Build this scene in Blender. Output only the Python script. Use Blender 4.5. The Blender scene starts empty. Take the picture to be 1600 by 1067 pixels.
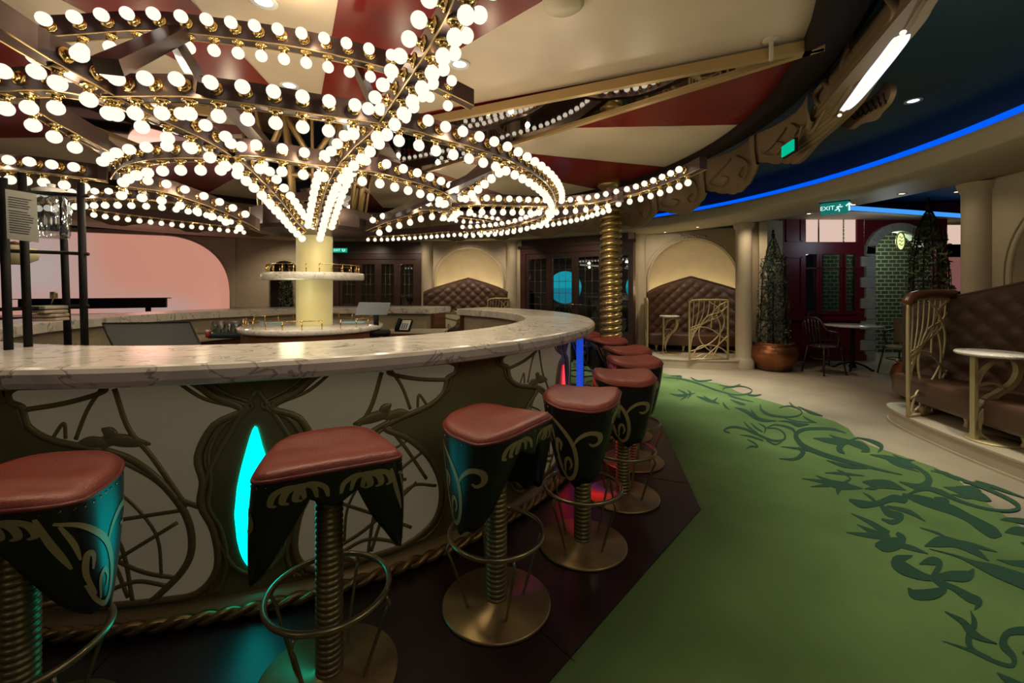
import bpy, math, random
from mathutils import Vector, Matrix
random.seed(7)
PI = math.pi; D = math.radians
F, HX, HY, EYE = 677.0, 800.0, 449.0, 1.4          # lens in px of the 1600 px frame, horizon, eye height
CX, CY = -1.95, 4.28                                # centre of the carousel bar
scn = bpy.context.scene
col = scn.collection

# ------------------------------------------------------------------ geometry helpers
def V(*a): return Vector(a)
def onz(px, py, z):
    Y = (z-EYE)*F/(HY-py); return V((px-HX)/F*Y, Y, z)
def onY(px, py, Y): return V((px-HX)/F*Y, Y, EYE+(HY-py)*Y/F)
def hit(px, R, far=True):
    t = (px-HX)/F; a = 1+t*t; b = -2*CY-2*t*CX; c = CX*CX+CY*CY-R*R
    d = math.sqrt(max(0, b*b-4*a*c)); Y = (-b+d)/(2*a) if far else (-b-d)/(2*a)
    return V(t*Y, Y, 0)
def ang(p): return math.atan2(p.y-CY, p.x-CX)
def pol(r, a, z=0.0): return V(CX+r*math.cos(a), CY+r*math.sin(a), z)
def oncyl(px, py, R, far=True):
    p = hit(px, R, far); p.z = EYE+(HY-py)*p.y/F; return p
def oncone(px, py, z0=1.88, k=0.14):
    Y = 3.0
    for _ in range(60):
        x = (px-HX)/F*Y; r = math.hypot(x-CX, Y-CY); z = z0+k*r
        Yn = (z-EYE)*F/max(6, HY-py); Y = .5*Y+.5*Yn
    return V((px-HX)/F*Y, Y, EYE+(HY-py)*Y/F)
def smooth(pts, n=6, closed=False):
    P = [Vector(p) for p in pts]; out = []; N = len(P)
    if N < 3: return P
    seg = N if closed else N-1
    for i in range(seg):
        p0 = P[(i-1) % N] if (closed or i > 0) else P[0]*2-P[1]
        p1, p2 = P[i], P[(i+1) % N]
        p3 = P[(i+2) % N] if (closed or i+2 < N) else P[-1]*2-P[-2]
        for k in range(n):
            t = k/n
            out.append(0.5*((2*p1)+(p2-p0)*t+(2*p0-5*p1+4*p2-p3)*t*t+(3*p1-p0-3*p2+p3)*t**3))
    if not closed: out.append(P[-1])
    return out
def resample(P, step):
    out = [P[0].copy()]; need = step
    for a, b in zip(P, P[1:]):
        L = (b-a).length; d = need
        while d <= L:
            out.append(a+(b-a)*(d/L)); d += step
        need = d-L
    return out

class MB:
    def __init__(s): s.v = []; s.f = []; s.sm = []
    def add(s, vs, fs, sm=False):
        o = len(s.v); s.v += [Vector(v) for v in vs]
        s.f += [tuple(i+o for i in f) for f in fs]; s.sm += [sm]*len(fs); return s
    def box(s, x0, x1, y0, y1, z0, z1, M=None):
        vs = [V(x, y, z) for z in (z0, z1) for y in (y0, y1) for x in (x0, x1)]
        if M: vs = [M @ v for v in vs]
        return s.add(vs, [(0,2,3,1),(4,5,7,6),(0,1,5,4),(2,6,7,3),(0,4,6,2),(1,3,7,5)])
    def rbox(s, x0, x1, y0, y1, z0, z1, b=.02, M=None, n=3):   # box with rounded vertical edges and eased top
        pr = []
        for cx, cy, a0 in ((x1-b, y1-b, 0), (x0+b, y1-b, 90), (x0+b, y0+b, 180), (x1-b, y0+b, 270)):
            for k in range(n+1):
                a = math.radians(a0+90*k/n); pr.append((cx, cy, math.cos(a), math.sin(a)))
        lv = [(z0, b), (z1-b, b)]+[(z1-b+b*math.sin(PI/2*k/n), b*math.cos(PI/2*k/n)) for k in range(1, n+1)]
        N = len(pr); vs = []
        for z, rr in lv: vs += [V(c[0]+c[2]*rr, c[1]+c[3]*rr, z) for c in pr]
        if M: vs = [M @ v for v in vs]
        fs = [tuple(range(N))[::-1], tuple(range((len(lv)-1)*N, len(lv)*N))]
        for l in range(len(lv)-1):
            for i in range(N): fs.append((l*N+i, l*N+(i+1) % N, (l+1)*N+(i+1) % N, (l+1)*N+i))
        return s.add(vs, fs, True)
    def tube(s, P, r, n=8, closed=False, caps=True, flat=1.0):
        P = [Vector(p) for p in P]; N = len(P); R = r if isinstance(r, (list, tuple)) else [r]*N
        vs = []; up = None
        for i, p in enumerate(P):
            a = P[(i-1) % N] if (closed or i > 0) else p; b = P[(i+1) % N] if (closed or i < N-1) else p
            t = (b-a)
            if t.length < 1e-9: t = V(0, 0, 1)
            t.normalize()
            if up is None: up = V(0, 0, 1) if abs(t.z) < .9 else V(1, 0, 0)
            x = t.cross(up)
            if x.length < 1e-6: x = t.orthogonal()
            x.normalize(); up = x.cross(t).normalized()
            for k in range(n):
                a_ = 2*PI*k/n; vs.append(p+x*math.cos(a_)*R[i]*flat+up*math.sin(a_)*R[i])
        fs = []
        for i in range(N if closed else N-1):
            for k in range(n):
                j = (i+1) % N; fs.append((i*n+k, i*n+(k+1) % n, j*n+(k+1) % n, j*n+k))
        if caps and not closed: fs += [tuple(range(n))[::-1], tuple(range((N-1)*n, N*n))]
        return s.add(vs, fs, True)
    def lathe(s, prof, n=32, M=None, c=(0, 0, 0), a0=0, a1=2*PI, sm=True):
        full = abs(a1-a0-2*PI) < 1e-6; m = n if full else n+1; vs = []
        for r, z in prof:
            for k in range(m):
                a = a0+(a1-a0)*k/n; vs.append(V(c[0]+r*math.cos(a), c[1]+r*math.sin(a), c[2]+z))
        if M: vs = [M @ v for v in vs]
        fs = []
        for i in range(len(prof)-1):
            for k in range(n):
                k2 = (k+1) % m; fs.append((i*m+k, i*m+k2, (i+1)*m+k2, (i+1)*m+k))
        return s.add(vs, fs, sm)
    def prism(s, poly, z0, z1, M=None):        # poly in xy
        n = len(poly); vs = [V(x, y, z0) for x, y in poly]+[V(x, y, z1) for x, y in poly]
        if M: vs = [M @ v for v in vs]
        fs = [tuple(range(n))[::-1], tuple(range(n, 2*n))]+[(i, (i+1) % n, n+(i+1) % n, n+i) for i in range(n)]
        return s.add(vs, fs)
    def grid(s, fn, nu, nv, sm=True, cu=False):
        vs = [fn(i/nu, j/nv) for j in range(nv+1) for i in range(nu+1)]
        fs = [(j*(nu+1)+i, j*(nu+1)+i+1, (j+1)*(nu+1)+i+1, (j+1)*(nu+1)+i) for j in range(nv) for i in range(nu)]
        return s.add(vs, fs, sm)
    def build(s, name, m, parent=None, world=False):
        me = bpy.data.meshes.new(name)
        vs = s.v; o = bpy.data.objects.new(name, me); col.objects.link(o)
        if parent is not None:
            o.parent = parent
            if world:
                I = wm(parent).inverted(); vs = [I @ v for v in vs]
        elif vs:
            lo = [min(v[i] for v in vs) for i in range(3)]; hi = [max(v[i] for v in vs) for i in range(3)]
            c = V((lo[0]+hi[0])/2, (lo[1]+hi[1])/2, lo[2]); vs = [v-c for v in vs]; o.location = c
        me.from_pydata([tuple(v) for v in vs], [], s.f); me.polygons.foreach_set('use_smooth', s.sm)
        me.materials.append(m); me.update(); return o
def wm(o):
    M = Matrix.Translation(o.location) @ o.rotation_euler.to_matrix().to_4x4()
    return wm(o.parent) @ M if o.parent else M
def tag(o, label=None, cat=None, group=None, kind=None):
    if label: o['label'] = label
    if cat: o['category'] = cat
    if group: o['group'] = group
    if kind: o['kind'] = kind
    return o
def thing(name, label, cat, loc=(0, 0, 0), rz=0, group=None):
    o = bpy.data.objects.new(name, None); o.empty_display_size = .1; col.objects.link(o)
    o.location = loc; o.rotation_euler = (0, 0, rz); return tag(o, label, cat, group)
def struct(mb, name, m): return tag(mb.build(name, m), kind='structure')
def dup(root, loc, rz, label):
    r = root.copy(); col.objects.link(r); r.location = loc; r.rotation_euler = (0, 0, rz); r['label'] = label
    for ch in list(root.children):
        c = ch.copy(); col.objects.link(c); c.parent = r
        for g in ch.children:
            d = g.copy(); col.objects.link(d); d.parent = c
    return r
def fr(o, x, y, z=0):                     # frame matrix: origin o, x axis, y axis
    M = Matrix.Identity(4)
    for i, ax in enumerate((x, y, Vector(x).cross(Vector(y)))):
        for j in range(3): M[j][i] = ax[j]
    M.translation = o; return M

# ------------------------------------------------------------------ materials
def mat(name, c, rough=.5, metal=0.0, em=None, es=0, noise=None, bump=0, bscale=60, coat=0, spec=.5):
    m = bpy.data.materials.new(name); m.use_nodes = True; nt = m.node_tree; b = nt.nodes['Principled BSDF']
    b.inputs['Base Color'].default_value = (*c, 1); b.inputs['Roughness'].default_value = rough
    b.inputs['Metallic'].default_value = metal; b.inputs['Coat Weight'].default_value = coat
    b.inputs['Specular IOR Level'].default_value = spec
    if em: b.inputs['Emission Color'].default_value = (*em, 1); b.inputs['Emission Strength'].default_value = es
    tc = nt.nodes.new('ShaderNodeTexCoord')
    if noise:
        sc, c2, det = noise
        n = nt.nodes.new('ShaderNodeTexNoise'); n.inputs['Scale'].default_value = sc; n.inputs['Detail'].default_value = det
        nt.links.new(tc.outputs['Object'], n.inputs['Vector'])
        r = nt.nodes.new('ShaderNodeValToRGB'); r.color_ramp.elements[0].position = .35; r.color_ramp.elements[1].position = .65
        r.color_ramp.elements[0].color = (*c, 1); r.color_ramp.elements[1].color = (*c2, 1)
        nt.links.new(n.outputs['Fac'], r.inputs['Fac']); nt.links.new(r.outputs['Color'], b.inputs['Base Color'])
    if bump:
        n = nt.nodes.new('ShaderNodeTexNoise'); n.inputs['Scale'].default_value = bscale; n.inputs['Detail'].default_value = 4
        nt.links.new(tc.outputs['Object'], n.inputs['Vector'])
        bp = nt.nodes.new('ShaderNodeBump'); bp.inputs['Strength'].default_value = bump; bp.inputs['Distance'].default_value = .01
        nt.links.new(n.outputs['Fac'], bp.inputs['Height']); nt.links.new(bp.outputs['Normal'], b.inputs['Normal'])
    return m
def glow(name, c, s, sample=True):
    m = bpy.data.materials.new(name); m.use_nodes = True; nt = m.node_tree; nt.nodes.clear()
    e = nt.nodes.new('ShaderNodeEmission'); o = nt.nodes.new('ShaderNodeOutputMaterial')
    e.inputs[0].default_value = (*c, 1); e.inputs[1].default_value = s; nt.links.new(e.outputs[0], o.inputs[0])
    if not sample: m.cycles.emission_sampling = 'NONE'
    return m
def glass(name, c, rough=.02, tr=.75):
    m = bpy.data.materials.new(name); m.use_nodes = True; nt = m.node_tree; nt.nodes.clear()
    t = nt.nodes.new('ShaderNodeBsdfTransparent'); g = nt.nodes.new('ShaderNodeBsdfGlossy'); o = nt.nodes.new('ShaderNodeOutputMaterial')
    x = nt.nodes.new('ShaderNodeMixShader'); t.inputs[0].default_value = (*c, 1); g.inputs['Roughness'].default_value = rough
    x.inputs[0].default_value = 1-tr; nt.links.new(t.outputs[0], x.inputs[1]); nt.links.new(g.outputs[0], x.inputs[2]); nt.links.new(x.outputs[0], o.inputs[0])
    return m
def marble(name, base, vein, rough=.12, sc=1.6):
    m = mat(name, base, rough); nt = m.node_tree; b = nt.nodes['Principled BSDF']; tc = nt.nodes['Texture Coordinate']
    mp = nt.nodes.new('ShaderNodeMapping'); mp.inputs['Scale'].default_value = (sc, sc*1.7, sc*1.2); mp.inputs['Rotation'].default_value = (.3, .2, .5)
    nt.links.new(tc.outputs['Object'], mp.inputs[0])
    n = nt.nodes.new('ShaderNodeTexNoise'); n.inputs['Scale'].default_value = 1.6; n.inputs['Detail'].default_value = 8; n.inputs['Distortion'].default_value = 1.2
    nt.links.new(mp.outputs[0], n.inputs['Vector'])
    r = nt.nodes.new('ShaderNodeValToRGB'); e = r.color_ramp.elements
    e[0].position = .40; e[0].color = (*[c*.82 for c in base], 1); e[1].position = .62; e[1].color = (*base, 1)
    a = e.new(.485); a.color = (*base, 1); a = e.new(.50); a.color = (*vein, 1); a = e.new(.515); a.color = (*[c*.93 for c in base], 1)
    nt.links.new(n.outputs['Fac'], r.inputs['Fac']); nt.links.new(r.outputs['Color'], b.inputs['Base Color']); return m
def brick(name, c1, c2, mo):
    m = mat(name, c1, .8); nt = m.node_tree; b = nt.nodes['Principled BSDF']; tc = nt.nodes['Texture Coordinate']
    mp = nt.nodes.new('ShaderNodeMapping'); mp.inputs['Rotation'].default_value = (PI/2, 0, 0); nt.links.new(tc.outputs['Object'], mp.inputs[0])
    k = nt.nodes.new('ShaderNodeTexBrick'); nt.links.new(mp.outputs[0], k.inputs['Vector'])
    k.inputs['Color1'].default_value = (*c1, 1); k.inputs['Color2'].default_value = (*c2, 1); k.inputs['Mortar'].default_value = (*mo, 1)
    k.inputs['Scale'].default_value = 3.0; k.inputs['Mortar Size'].default_value = .03
    nt.links.new(k.outputs['Color'], b.inputs['Base Color']); return m

M_bulb = glow('bulb glass', (1, .93, .79), 1.12, False)
M_brass = mat('polished brass', (.75, .5, .18), .22, 1)
M_bronzeband = mat('dark mauve bronze', (.085, .055, .05), .3, .6)
M_cream = mat('cream ceiling paint', (.60, .50, .37), .35, noise=(3, (.56, .46, .34), 3))
M_red = mat('dark red ceiling paint', (.20, .012, .010), .25, noise=(3, (.16, .01, .008), 3))
M_mirror = mat('dark mirror', (.42, .38, .34), .03, 1)
M_goldtrim = mat('matt gold trim', (.45, .31, .14), .4, .5)
M_darkbrown = mat('dark brown fascia', (.014, .008, .006), .8, spec=.15)
M_scallop = mat('antique gold plaster', (.24, .165, .085), .5, .25, bump=.3, bscale=12)
M_bluec = mat('deep blue ceiling paint', (.004, .040, .062), .6)
M_soffit = mat('beige soffit plaster', (.44, .37, .26), .6, bump=.1)
M_wall = mat('beige wall plaster', (.46, .38, .27), .6, noise=(5, (.42, .35, .25), 4), bump=.1)
M_olive = mat('olive bronze paint', (.30, .25, .12), .42, .2, noise=(2.5, (.23, .185, .085), 3))
M_panel = mat('pearl cream panel', (.50, .44, .30), .4, noise=(6, (.45, .39, .27), 3))
M_pearl = mat('pearl panel with added glow', (.62, .55, .38), .4, em=(.5, .42, .26), es=.10, noise=(2.2, (.54, .47, .31), 3))  # slight emission added to brighten the cream panels
M_line = mat('raised gilt line', (.33, .26, .12), .4, .3)
M_marble = marble('white veined marble', (.76, .72, .66), (.28, .26, .26), .2)
M_marble2 = marble('pale marble', (.72, .69, .64), (.35, .3, .28), sc=4)
M_leather = mat('oxblood leather', (.30, .065, .045), .36, bump=.25, bscale=160, noise=(9, (.25, .05, .036), 4))
M_piping = mat('leather piping', (.2, .035, .028), .35)
M_skirt = mat('black lacquered leather', (.012, .011, .010), .3)
M_scroll = mat('painted dull gold scrolls', (.40, .32, .16), .4, .3)
M_coil = mat('antique gold coil', (.42, .30, .12), .3, .85)
M_pole = mat('dull gold ribbing', (.28, .21, .095), .38, .7)
M_base = mat('brushed bronze plate', (.40, .29, .14), .36, .8, noise=(14, (.34, .24, .11), 4))
M_steel = mat('aged bronze tube', (.36, .29, .17), .3, .85)
M_rope = mat('twisted gold rope', (.34, .22, .09), .3, .8)
M_deck = mat('dark plank floor', (.022, .010, .011), .35, noise=(4, (.03, .014, .015), 3))
M_green = mat('green carpet', (.145, .235, .070), .95, noise=(1.1, (.09, .155, .042), 7), bump=.5, bscale=220)
M_motif = mat('dark green carpet motif', (.018, .070, .034), .95, noise=(60, (.013, .052, .026), 3))
M_beige = mat('beige carpet', (.36, .30, .22), .95, noise=(1.4, (.28, .23, .17), 6), bump=.4, bscale=200)
M_pillar = mat('pale gold with added glow', (.58, .50, .24), .35, em=(.60, .50, .22), es=.35, noise=(2, (.50, .42, .19), 3))  # emission added so the pillar looks evenly bright
M_wood = mat('red brown walnut', (.16, .055, .022), .3, noise=(3, (.11, .035, .015), 6))
M_darkwood = mat('dark mahogany', (.050, .022, .016), .35, noise=(5, (.035, .015, .011), 5))
M_sofa = mat('brown tufted leather', (.052, .023, .012), .52, noise=(3, (.075, .035, .02), 3))
M_filigree = mat('gilt filigree', (.55, .44, .24), .4, .4)
M_stone = mat('pale limestone step', (.50, .43, .32), .45, noise=(4, (.46, .39, .29), 4))
M_black = mat('black powder coat', (.004, .004, .005), .6, spec=.2)
M_screen = mat('dark slate screen', (.016, .02, .024), .55, spec=.2)
M_grey = mat('grey plastic', (.25, .28, .32), .35)
M_copper = mat('hammered copper', (.42, .17, .085), .3, .85, noise=(6, (.3, .11, .05), 4), bump=.3, bscale=40)
M_leaf = mat('dark ivy leaf', (.03, .05, .022), .6, noise=(9, (.06, .085, .04), 2))
M_stem = mat('woody stem', (.05, .04, .03), .8)
M_crimson = mat('crimson lacquered wood', (.15, .010, .020), .35, noise=(2, (.12, .008, .016), 3))
M_quoin = mat('grey quoin stone', (.40, .40, .36), .7, noise=(5, (.33, .33, .30), 4))
M_brick = brick('green brick', (.055, .075, .05), (.075, .10, .065), (.42, .46, .34))
M_darkin = mat('dark interior', (.02, .015, .014), .7)
M_lead = mat('lead came', (.16, .15, .14), .4, .6)
M_glassd = glass('smoked door glass', (.55, .6, .6), .02, .78)
M_clear = glass('clear glass', (.85, .88, .86), .03, .7)
M_paper = mat('grey paper', (.42, .43, .40), .8)
M_ink = mat('ink', (.07, .07, .07), .8)
M_white = mat('white enamel', (.7, .7, .68), .35)
M_redpl = mat('red printed label', (.5, .05, .05), .4)
M_cyan = glow('cyan lit glass', (.0, .80, .76), 3.0); M_redl = glow('red lit glass', (1, .02, .03), 4); M_bluel = glow('blue lit glass', (.02, .12, 1), 7)
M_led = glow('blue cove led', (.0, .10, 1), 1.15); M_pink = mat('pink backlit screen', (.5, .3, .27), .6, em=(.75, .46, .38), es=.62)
M_down = glow('downlight lens', (1, .86, .6), 5); M_downw = glow('white downlight lens', (.8, 1, .95), 4)
M_exit = glow('green exit light', (0, .55, .30), .9); M_exitt = glow('exit lettering', (.7, 1, .95), 1.1)
M_exitb = mat('teal exit panel', (.01, .22, .20), .4, em=(0, .25, .23), es=.5)
M_sea = glow('cyan porthole view', (.0, .62, .78), 1.9); M_sea2 = glow('deep cyan sea', (.0, .40, .58), 1.7)
M_transom = glow('pale lit pane', (1, .72, .60), .72); M_lampsign = glow('oval sign glow', (.75, .95, .35), 1.3)
M_marq = mat('white lit marquee', (.85, .88, .95), .4, em=(.75, .85, 1), es=1.1)
M_sky = mat('cove blue', (.02, .10, .16), .6)

# ------------------------------------------------------------------ floor
def annulus(r0, r1, z, n=144, wob=0, a0=0, a1=2*PI):
    mb = MB(); vs = []
    for k in range(n+1):
        a = a0+(a1-a0)*k/n
        vs += [pol(r0, a, z), pol(r1+wob*math.sin(a*21)+wob*.6*math.sin(a*34+1), a, z)]
    mb.add(vs, [(2*k, 2*k+1, 2*k+3, 2*k+2) for k in range(n)]); return mb
mb = MB(); mb.box(-14, 14, -4, 17, -.1, 0); struct(mb, 'floor', M_beige)
carpet = struct(annulus(2.4, 5.24, .004, wob=.07), 'floor_green_carpet', M_green)
mb = MB(); A0 = math.radians(-26.5)
mb.prism([tuple(pol(3.5, A0+k*PI/6)[:2]) for k in range(12)], .003, .012); struct(mb, 'floor_dark_deck', M_deck)
mb = MB()
for k in range(12):                                   # plank seams, hair thin
    a = A0+k*PI/6; mb.box(0, 3.45, -.0015, .0015, .0121, .0135, Matrix.Translation(pol(0, 0)) @ Matrix.Rotation(a+.1, 4, 'Z'))
struct(mb, 'trim_1', M_black)

ST = [
 [(95,152,2),(130,158,9),(175,150,2)],[(120,138,2),(148,156,8),(128,172,2)],[(150,140,2),(160,152,7),(150,168,2)],
 [(178,160,2),(215,172,11),(252,184,2)],[(200,158,2),(228,176,9),(246,164,2)],[(262,178,2),(270,192,7),(285,203,2)],[(285,170,2),(318,183,9),(335,186,2)],
 [(75,100,2),(130,105,5),(190,122,5),(240,140,5),(300,155,4),(345,150,4),(352,138,3),(320,128,3),(270,133,4),(262,141,3)],
 [(95,95,2),(130,97,5),(118,108,2)],[(160,100,2),(185,112,6),(228,108,2)],[(250,124,2),(290,130,5),(318,122,2)],[(330,152,2),(362,157,5),(384,154,2)],[(270,146,2),(295,162,6),(360,178,2)],
 [(380,185,3),(386,205,8),(420,221,7),(480,225,5),(512,214,4),(500,198,4),(470,190,3),(440,196,3)],[(472,178,2),(485,192,6),(500,197,3)],
 [(500,192,2),(540,210,8),(578,222,2)],[(515,222,2),(530,232,5),(558,244,2)],
 [(300,195,2),(332,206,10),(380,233,11),(432,238,2)],[(350,200,2),(362,218,8),(390,240,3)],[(440,238,2),(470,240,6),(500,250,12),(535,248,2)],[(455,228,2),(500,240,4),(560,243,2)],
 [(284,276,4),(266,268,5),(290,257,7),(330,263,7),(370,280,8),(420,300,7),(456,296,6),(455,276,5),(432,262,4),(400,260,3)],
 [(328,240,2),(345,258,6),(372,277,5)],[(348,243,2),(370,262,6),(388,272,4)],[(374,245,2),(396,258,5),(394,276,4)],[(318,282,2),(350,287,6),(390,300,5)],
 [(336,326,2),(352,318,6),(372,320,5),(362,308,5),(340,296,3)],[(400,300,4),(430,312,5),(452,300,3)],[(395,262,3),(430,250,5),(480,262,8),(492,280,6)],
 [(652,276,2),(610,264,8),(560,262,9),(515,266,11),(493,284,14),(515,315,15),(570,340,14),(640,362,13),(700,377,10),(760,392,6),(830,408,2)],
 [(690,290,2),(730,300,9),(764,318,13),(752,338,3)],[(655,300,3),(700,308,8),(722,330,12),(700,334,4)],
 [(548,292,2),(600,300,18),(650,306,14),(690,290,4)],[(650,306,8),(630,325,20),(648,342,3)],[(640,300,8),(690,316,14),(728,336,2)],[(600,282,2),(632,296,12),(660,300,8)],
 [(440,357,2),(490,358,9),(516,338,15),(500,322,6)],[(446,319,2),(520,328,8),(590,345,2)],[(590,362,3),(650,380,12),(720,388,4)],
 [(728,344,3),(790,355,14),(850,375,16),(895,392,3)],[(770,350,3),(810,372,14),(885,400,2)],[(800,345,3),(840,362,9),(870,362,2)],
 [(512,420,2),(580,430,12),(635,442,26),(705,452,2)],[(540,446,2),(600,440,14)],[(556,410,2),(606,432,14)],[(625,472,2),(632,448,20),(668,420,3)],[(585,402,2),(640,404,9),(710,412,2)],[(622,392,2),(645,402,7),(668,420,2)],
 [(704,430,4),(745,436,26),(790,440,26),(842,457,2)],[(712,452,2),(745,448,14),(770,430,3)],
 [(820,430,3),(880,446,20),(912,432,24),(905,405,14),(868,382,3)],[(846,470,3),(900,452,14),(960,462,6)],
 [(920,395,3),(990,412,6),(1050,435,9),(1120,462,10),(1180,492,12),(1198,513,13),(1160,522,9),(1090,514,8),(1010,490,10),(950,462,16),(900,448,12)],
 [(960,446,2),(1030,462,26),(1080,478,26),(1112,490,3)],[(985,470,2),(1040,478,14),(1096,474,3)],[(1000,445,2),(1050,450,14),(1080,460,4)],
 [(930,390,2),(975,408,12),(1010,426,3)],[(1020,430,2),(1080,440,12),(1140,470,2)],[(1060,425,2),(1130,450,10),(1215,480,3)],
 [(662,486,6),(700,500,24),(745,500,16),(800,482,22),(838,488,18),(830,470,4)],[(706,464,2),(730,480,8),(752,500,8)],[(760,500,10),(785,528,22),(826,540,20),(800,558,16),(764,548,5)],[(780,508,8),(850,525,14),(904,556,2)],
 [(830,470,8),(880,485,26),(930,500,32),(990,520,30),(1040,545,26),(1085,572,36),(1120,592,36),(1144,600,6)],[(930,480,4),(965,490,20),(975,505,10)],
 [(652,590,2),(710,598,14),(768,604,18)],[(668,530,2),(730,560,14),(786,596,22)],[(686,565,2),(740,590,16),(790,606,14)],[(744,630,10),(775,630,44),(812,625,40),(830,610,24),(812,592,10)],[(800,625,14),(860,640,16),(912,658,2)],
 [(885,575,2),(940,592,7),(975,610,4)],[(900,634,3),(945,620,34),(1000,625,26),(1060,650,22),(1104,680,2)],[(990,612,3),(1050,630,14),(1130,652,2)],
 [(862,664,4),(812,680,34),(835,704,40),(890,728,26),(925,736,16)],[(884,690,4),(920,680,26),(948,690,20),(925,735,18)],[(1056,706,6),(1035,728,34),(975,728,30),(925,738,14)],[(848,766,5),(870,786,30),(930,784,34),(962,766,20),(930,738,14)],[(930,740,12),(990,765,18),(1040,795,28),(1072,810,24),(1058,835,3)],
 [(915,642,2),(1000,664,6),(1050,684,14),(1110,706,34),(1180,732,44),(1260,760,44),(1340,770,10)],
 [(964,840,2),(1020,872,18),(1048,905,26),(1080,925,16),(1130,942,2)],[(1046,838,2),(1058,880,20),(1040,925,22),(1052,962,16),(1110,990,10)],
 [(958,934,2),(1040,962,9),(1120,998,12),(1176,1012,14),(1182,985,18),(1150,945,26),(1165,908,22),(1225,902,28),(1300,920,30),(1380,960,10)],
 [(1140,550,4),(1170,550,14),(1240,560,16),(1330,590,4)],[(1154,590,3),(1185,585,26),(1240,592,24),(1300,600,4)],[(1205,622,4),(1260,640,26),(1330,660,4)],
 [(1128,676,2),(1190,688,18),(1260,690,26),(1340,700,4)],[(1130,1034,3),(1165,1058,22),(1240,1090,20)],[(1210,970,8),(1260,990,40),(1330,1040,10)],
]
mot = MB()
for s_i, s in enumerate(ST):
    P = smooth([V(x, y, w) for x, y, w in s], 6); L = []; R = []
    for i, p in enumerate(P):
        a = P[max(0, i-1)]; b = P[min(len(P)-1, i+1)]; d = V(b.x-a.x, b.y-a.y, 0)
        d = d.normalized() if d.length > 1e-6 else V(1, 0, 0); n = V(-d.y, d.x, 0)*max(1.2, p.z)*.5
        for sg, O in ((1, L), (-1, R)):
            O.append(onz(1000+(p.x+sg*n.x)/2.025, 540+(p.y+sg*n.y)/2.025, .006+.00008*(s_i % 20)+.00002*i))
    N = len(P)
    for k in (0, 1, -1, 2):                       # the border repeats round the ring
        Rz = Matrix.Translation(V(CX, CY, 0)) @ Matrix.Rotation(math.radians(66.5*k), 4, 'Z') @ Matrix.Translation(V(-CX, -CY, 0))
        mot.add([Rz @ v for pr in zip(L, R) for v in pr], [(2*i, 2*i+1, 2*i+3, 2*i+2) for i in range(N-1)])
mot.build('carpet_border_pattern', M_motif, carpet, True)

# ------------------------------------------------------------------ bar
GA0, GA1 = ang(hit(688, 2.4)), ang(hit(737, 2.4))       # serving gap on the far side
a_from, a_to = GA0, GA1+2*PI                             # body runs from gap edge round the near side
bar = thing('carousel_bar', 'round marble topped bar with gilt butterfly panel front', 'bar', (CX, CY, 0))
RI, RO, ZT = 2.08, 2.72, 1.105
prof = [(RI, ZT-.05), (RI, ZT-.008), (RI+.008, ZT), (RO-.03, ZT), (RO-.012, ZT-.006), (RO, ZT-.022), (RO, ZT-.055), (RO-.01, ZT-.075), (RO-.035, ZT-.085), (RI, ZT-.085), (RI, ZT-.05)]
top = MB().lathe(prof, 180, a0=a_from, a1=a_to, sm=False)
for a in (a_from, a_to):
    top.add([V(r*math.cos(a), r*math.sin(a), z) for r, z in prof[:-1]], [tuple(range(len(prof)-1))])
top.build('countertop', M_marble, bar)
RF = 2.50
MB().lathe([(RF, .0), (RF, ZT-.085)], 150, a0=a_from, a1=a_to).build('front_shell', M_olive, bar)
MB().lathe([(RI+.12, ZT-.086), (RI+.12, .0)], 120, a0=a_from, a1=a_to).build('inner_shell', M_wall, bar)
for a in (a_from, a_to):
    M = Matrix.Rotation(a, 4, 'Z'); MB().box(RI+.1, RF+.005, -.03, .03, 0, ZT-.086, M).build('end_panel', M_wood, bar)
mb = MB()
for k in range(26):
    a = a_from+(a_to-a_from)*(k+.5)/26; M = Matrix.Rotation(a, 4, 'Z')
    mb.box(RI+.095, RI+.12, -.15, .15, .72, .9, M).box(RI+.09, RI+.1, -.12, .12, .745, .875, M)
mb.build('inner_panelling', M_panel, bar)
# twisted rope foot moulding
mb = MB(); a_s = 0
for j in range(2):
    P = []; n = 1500
    for k in range(n+1):
        a = a_from+(a_to-a_from)*k/n; ph = a*95+j*PI
        P.append(V((2.60+.013*math.cos(ph))*math.cos(a), (2.60+.013*math.cos(ph))*math.sin(a), .045+.013*math.sin(ph)))
    mb.tube(P, .017, 6)
mb.build('rope_moulding', M_rope, bar)
MB().lathe([(2.58, .0), (2.58, .04), (2.5, .06)], 120, a0=a_from, a1=a_to).build('plinth', M_line, bar)

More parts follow.
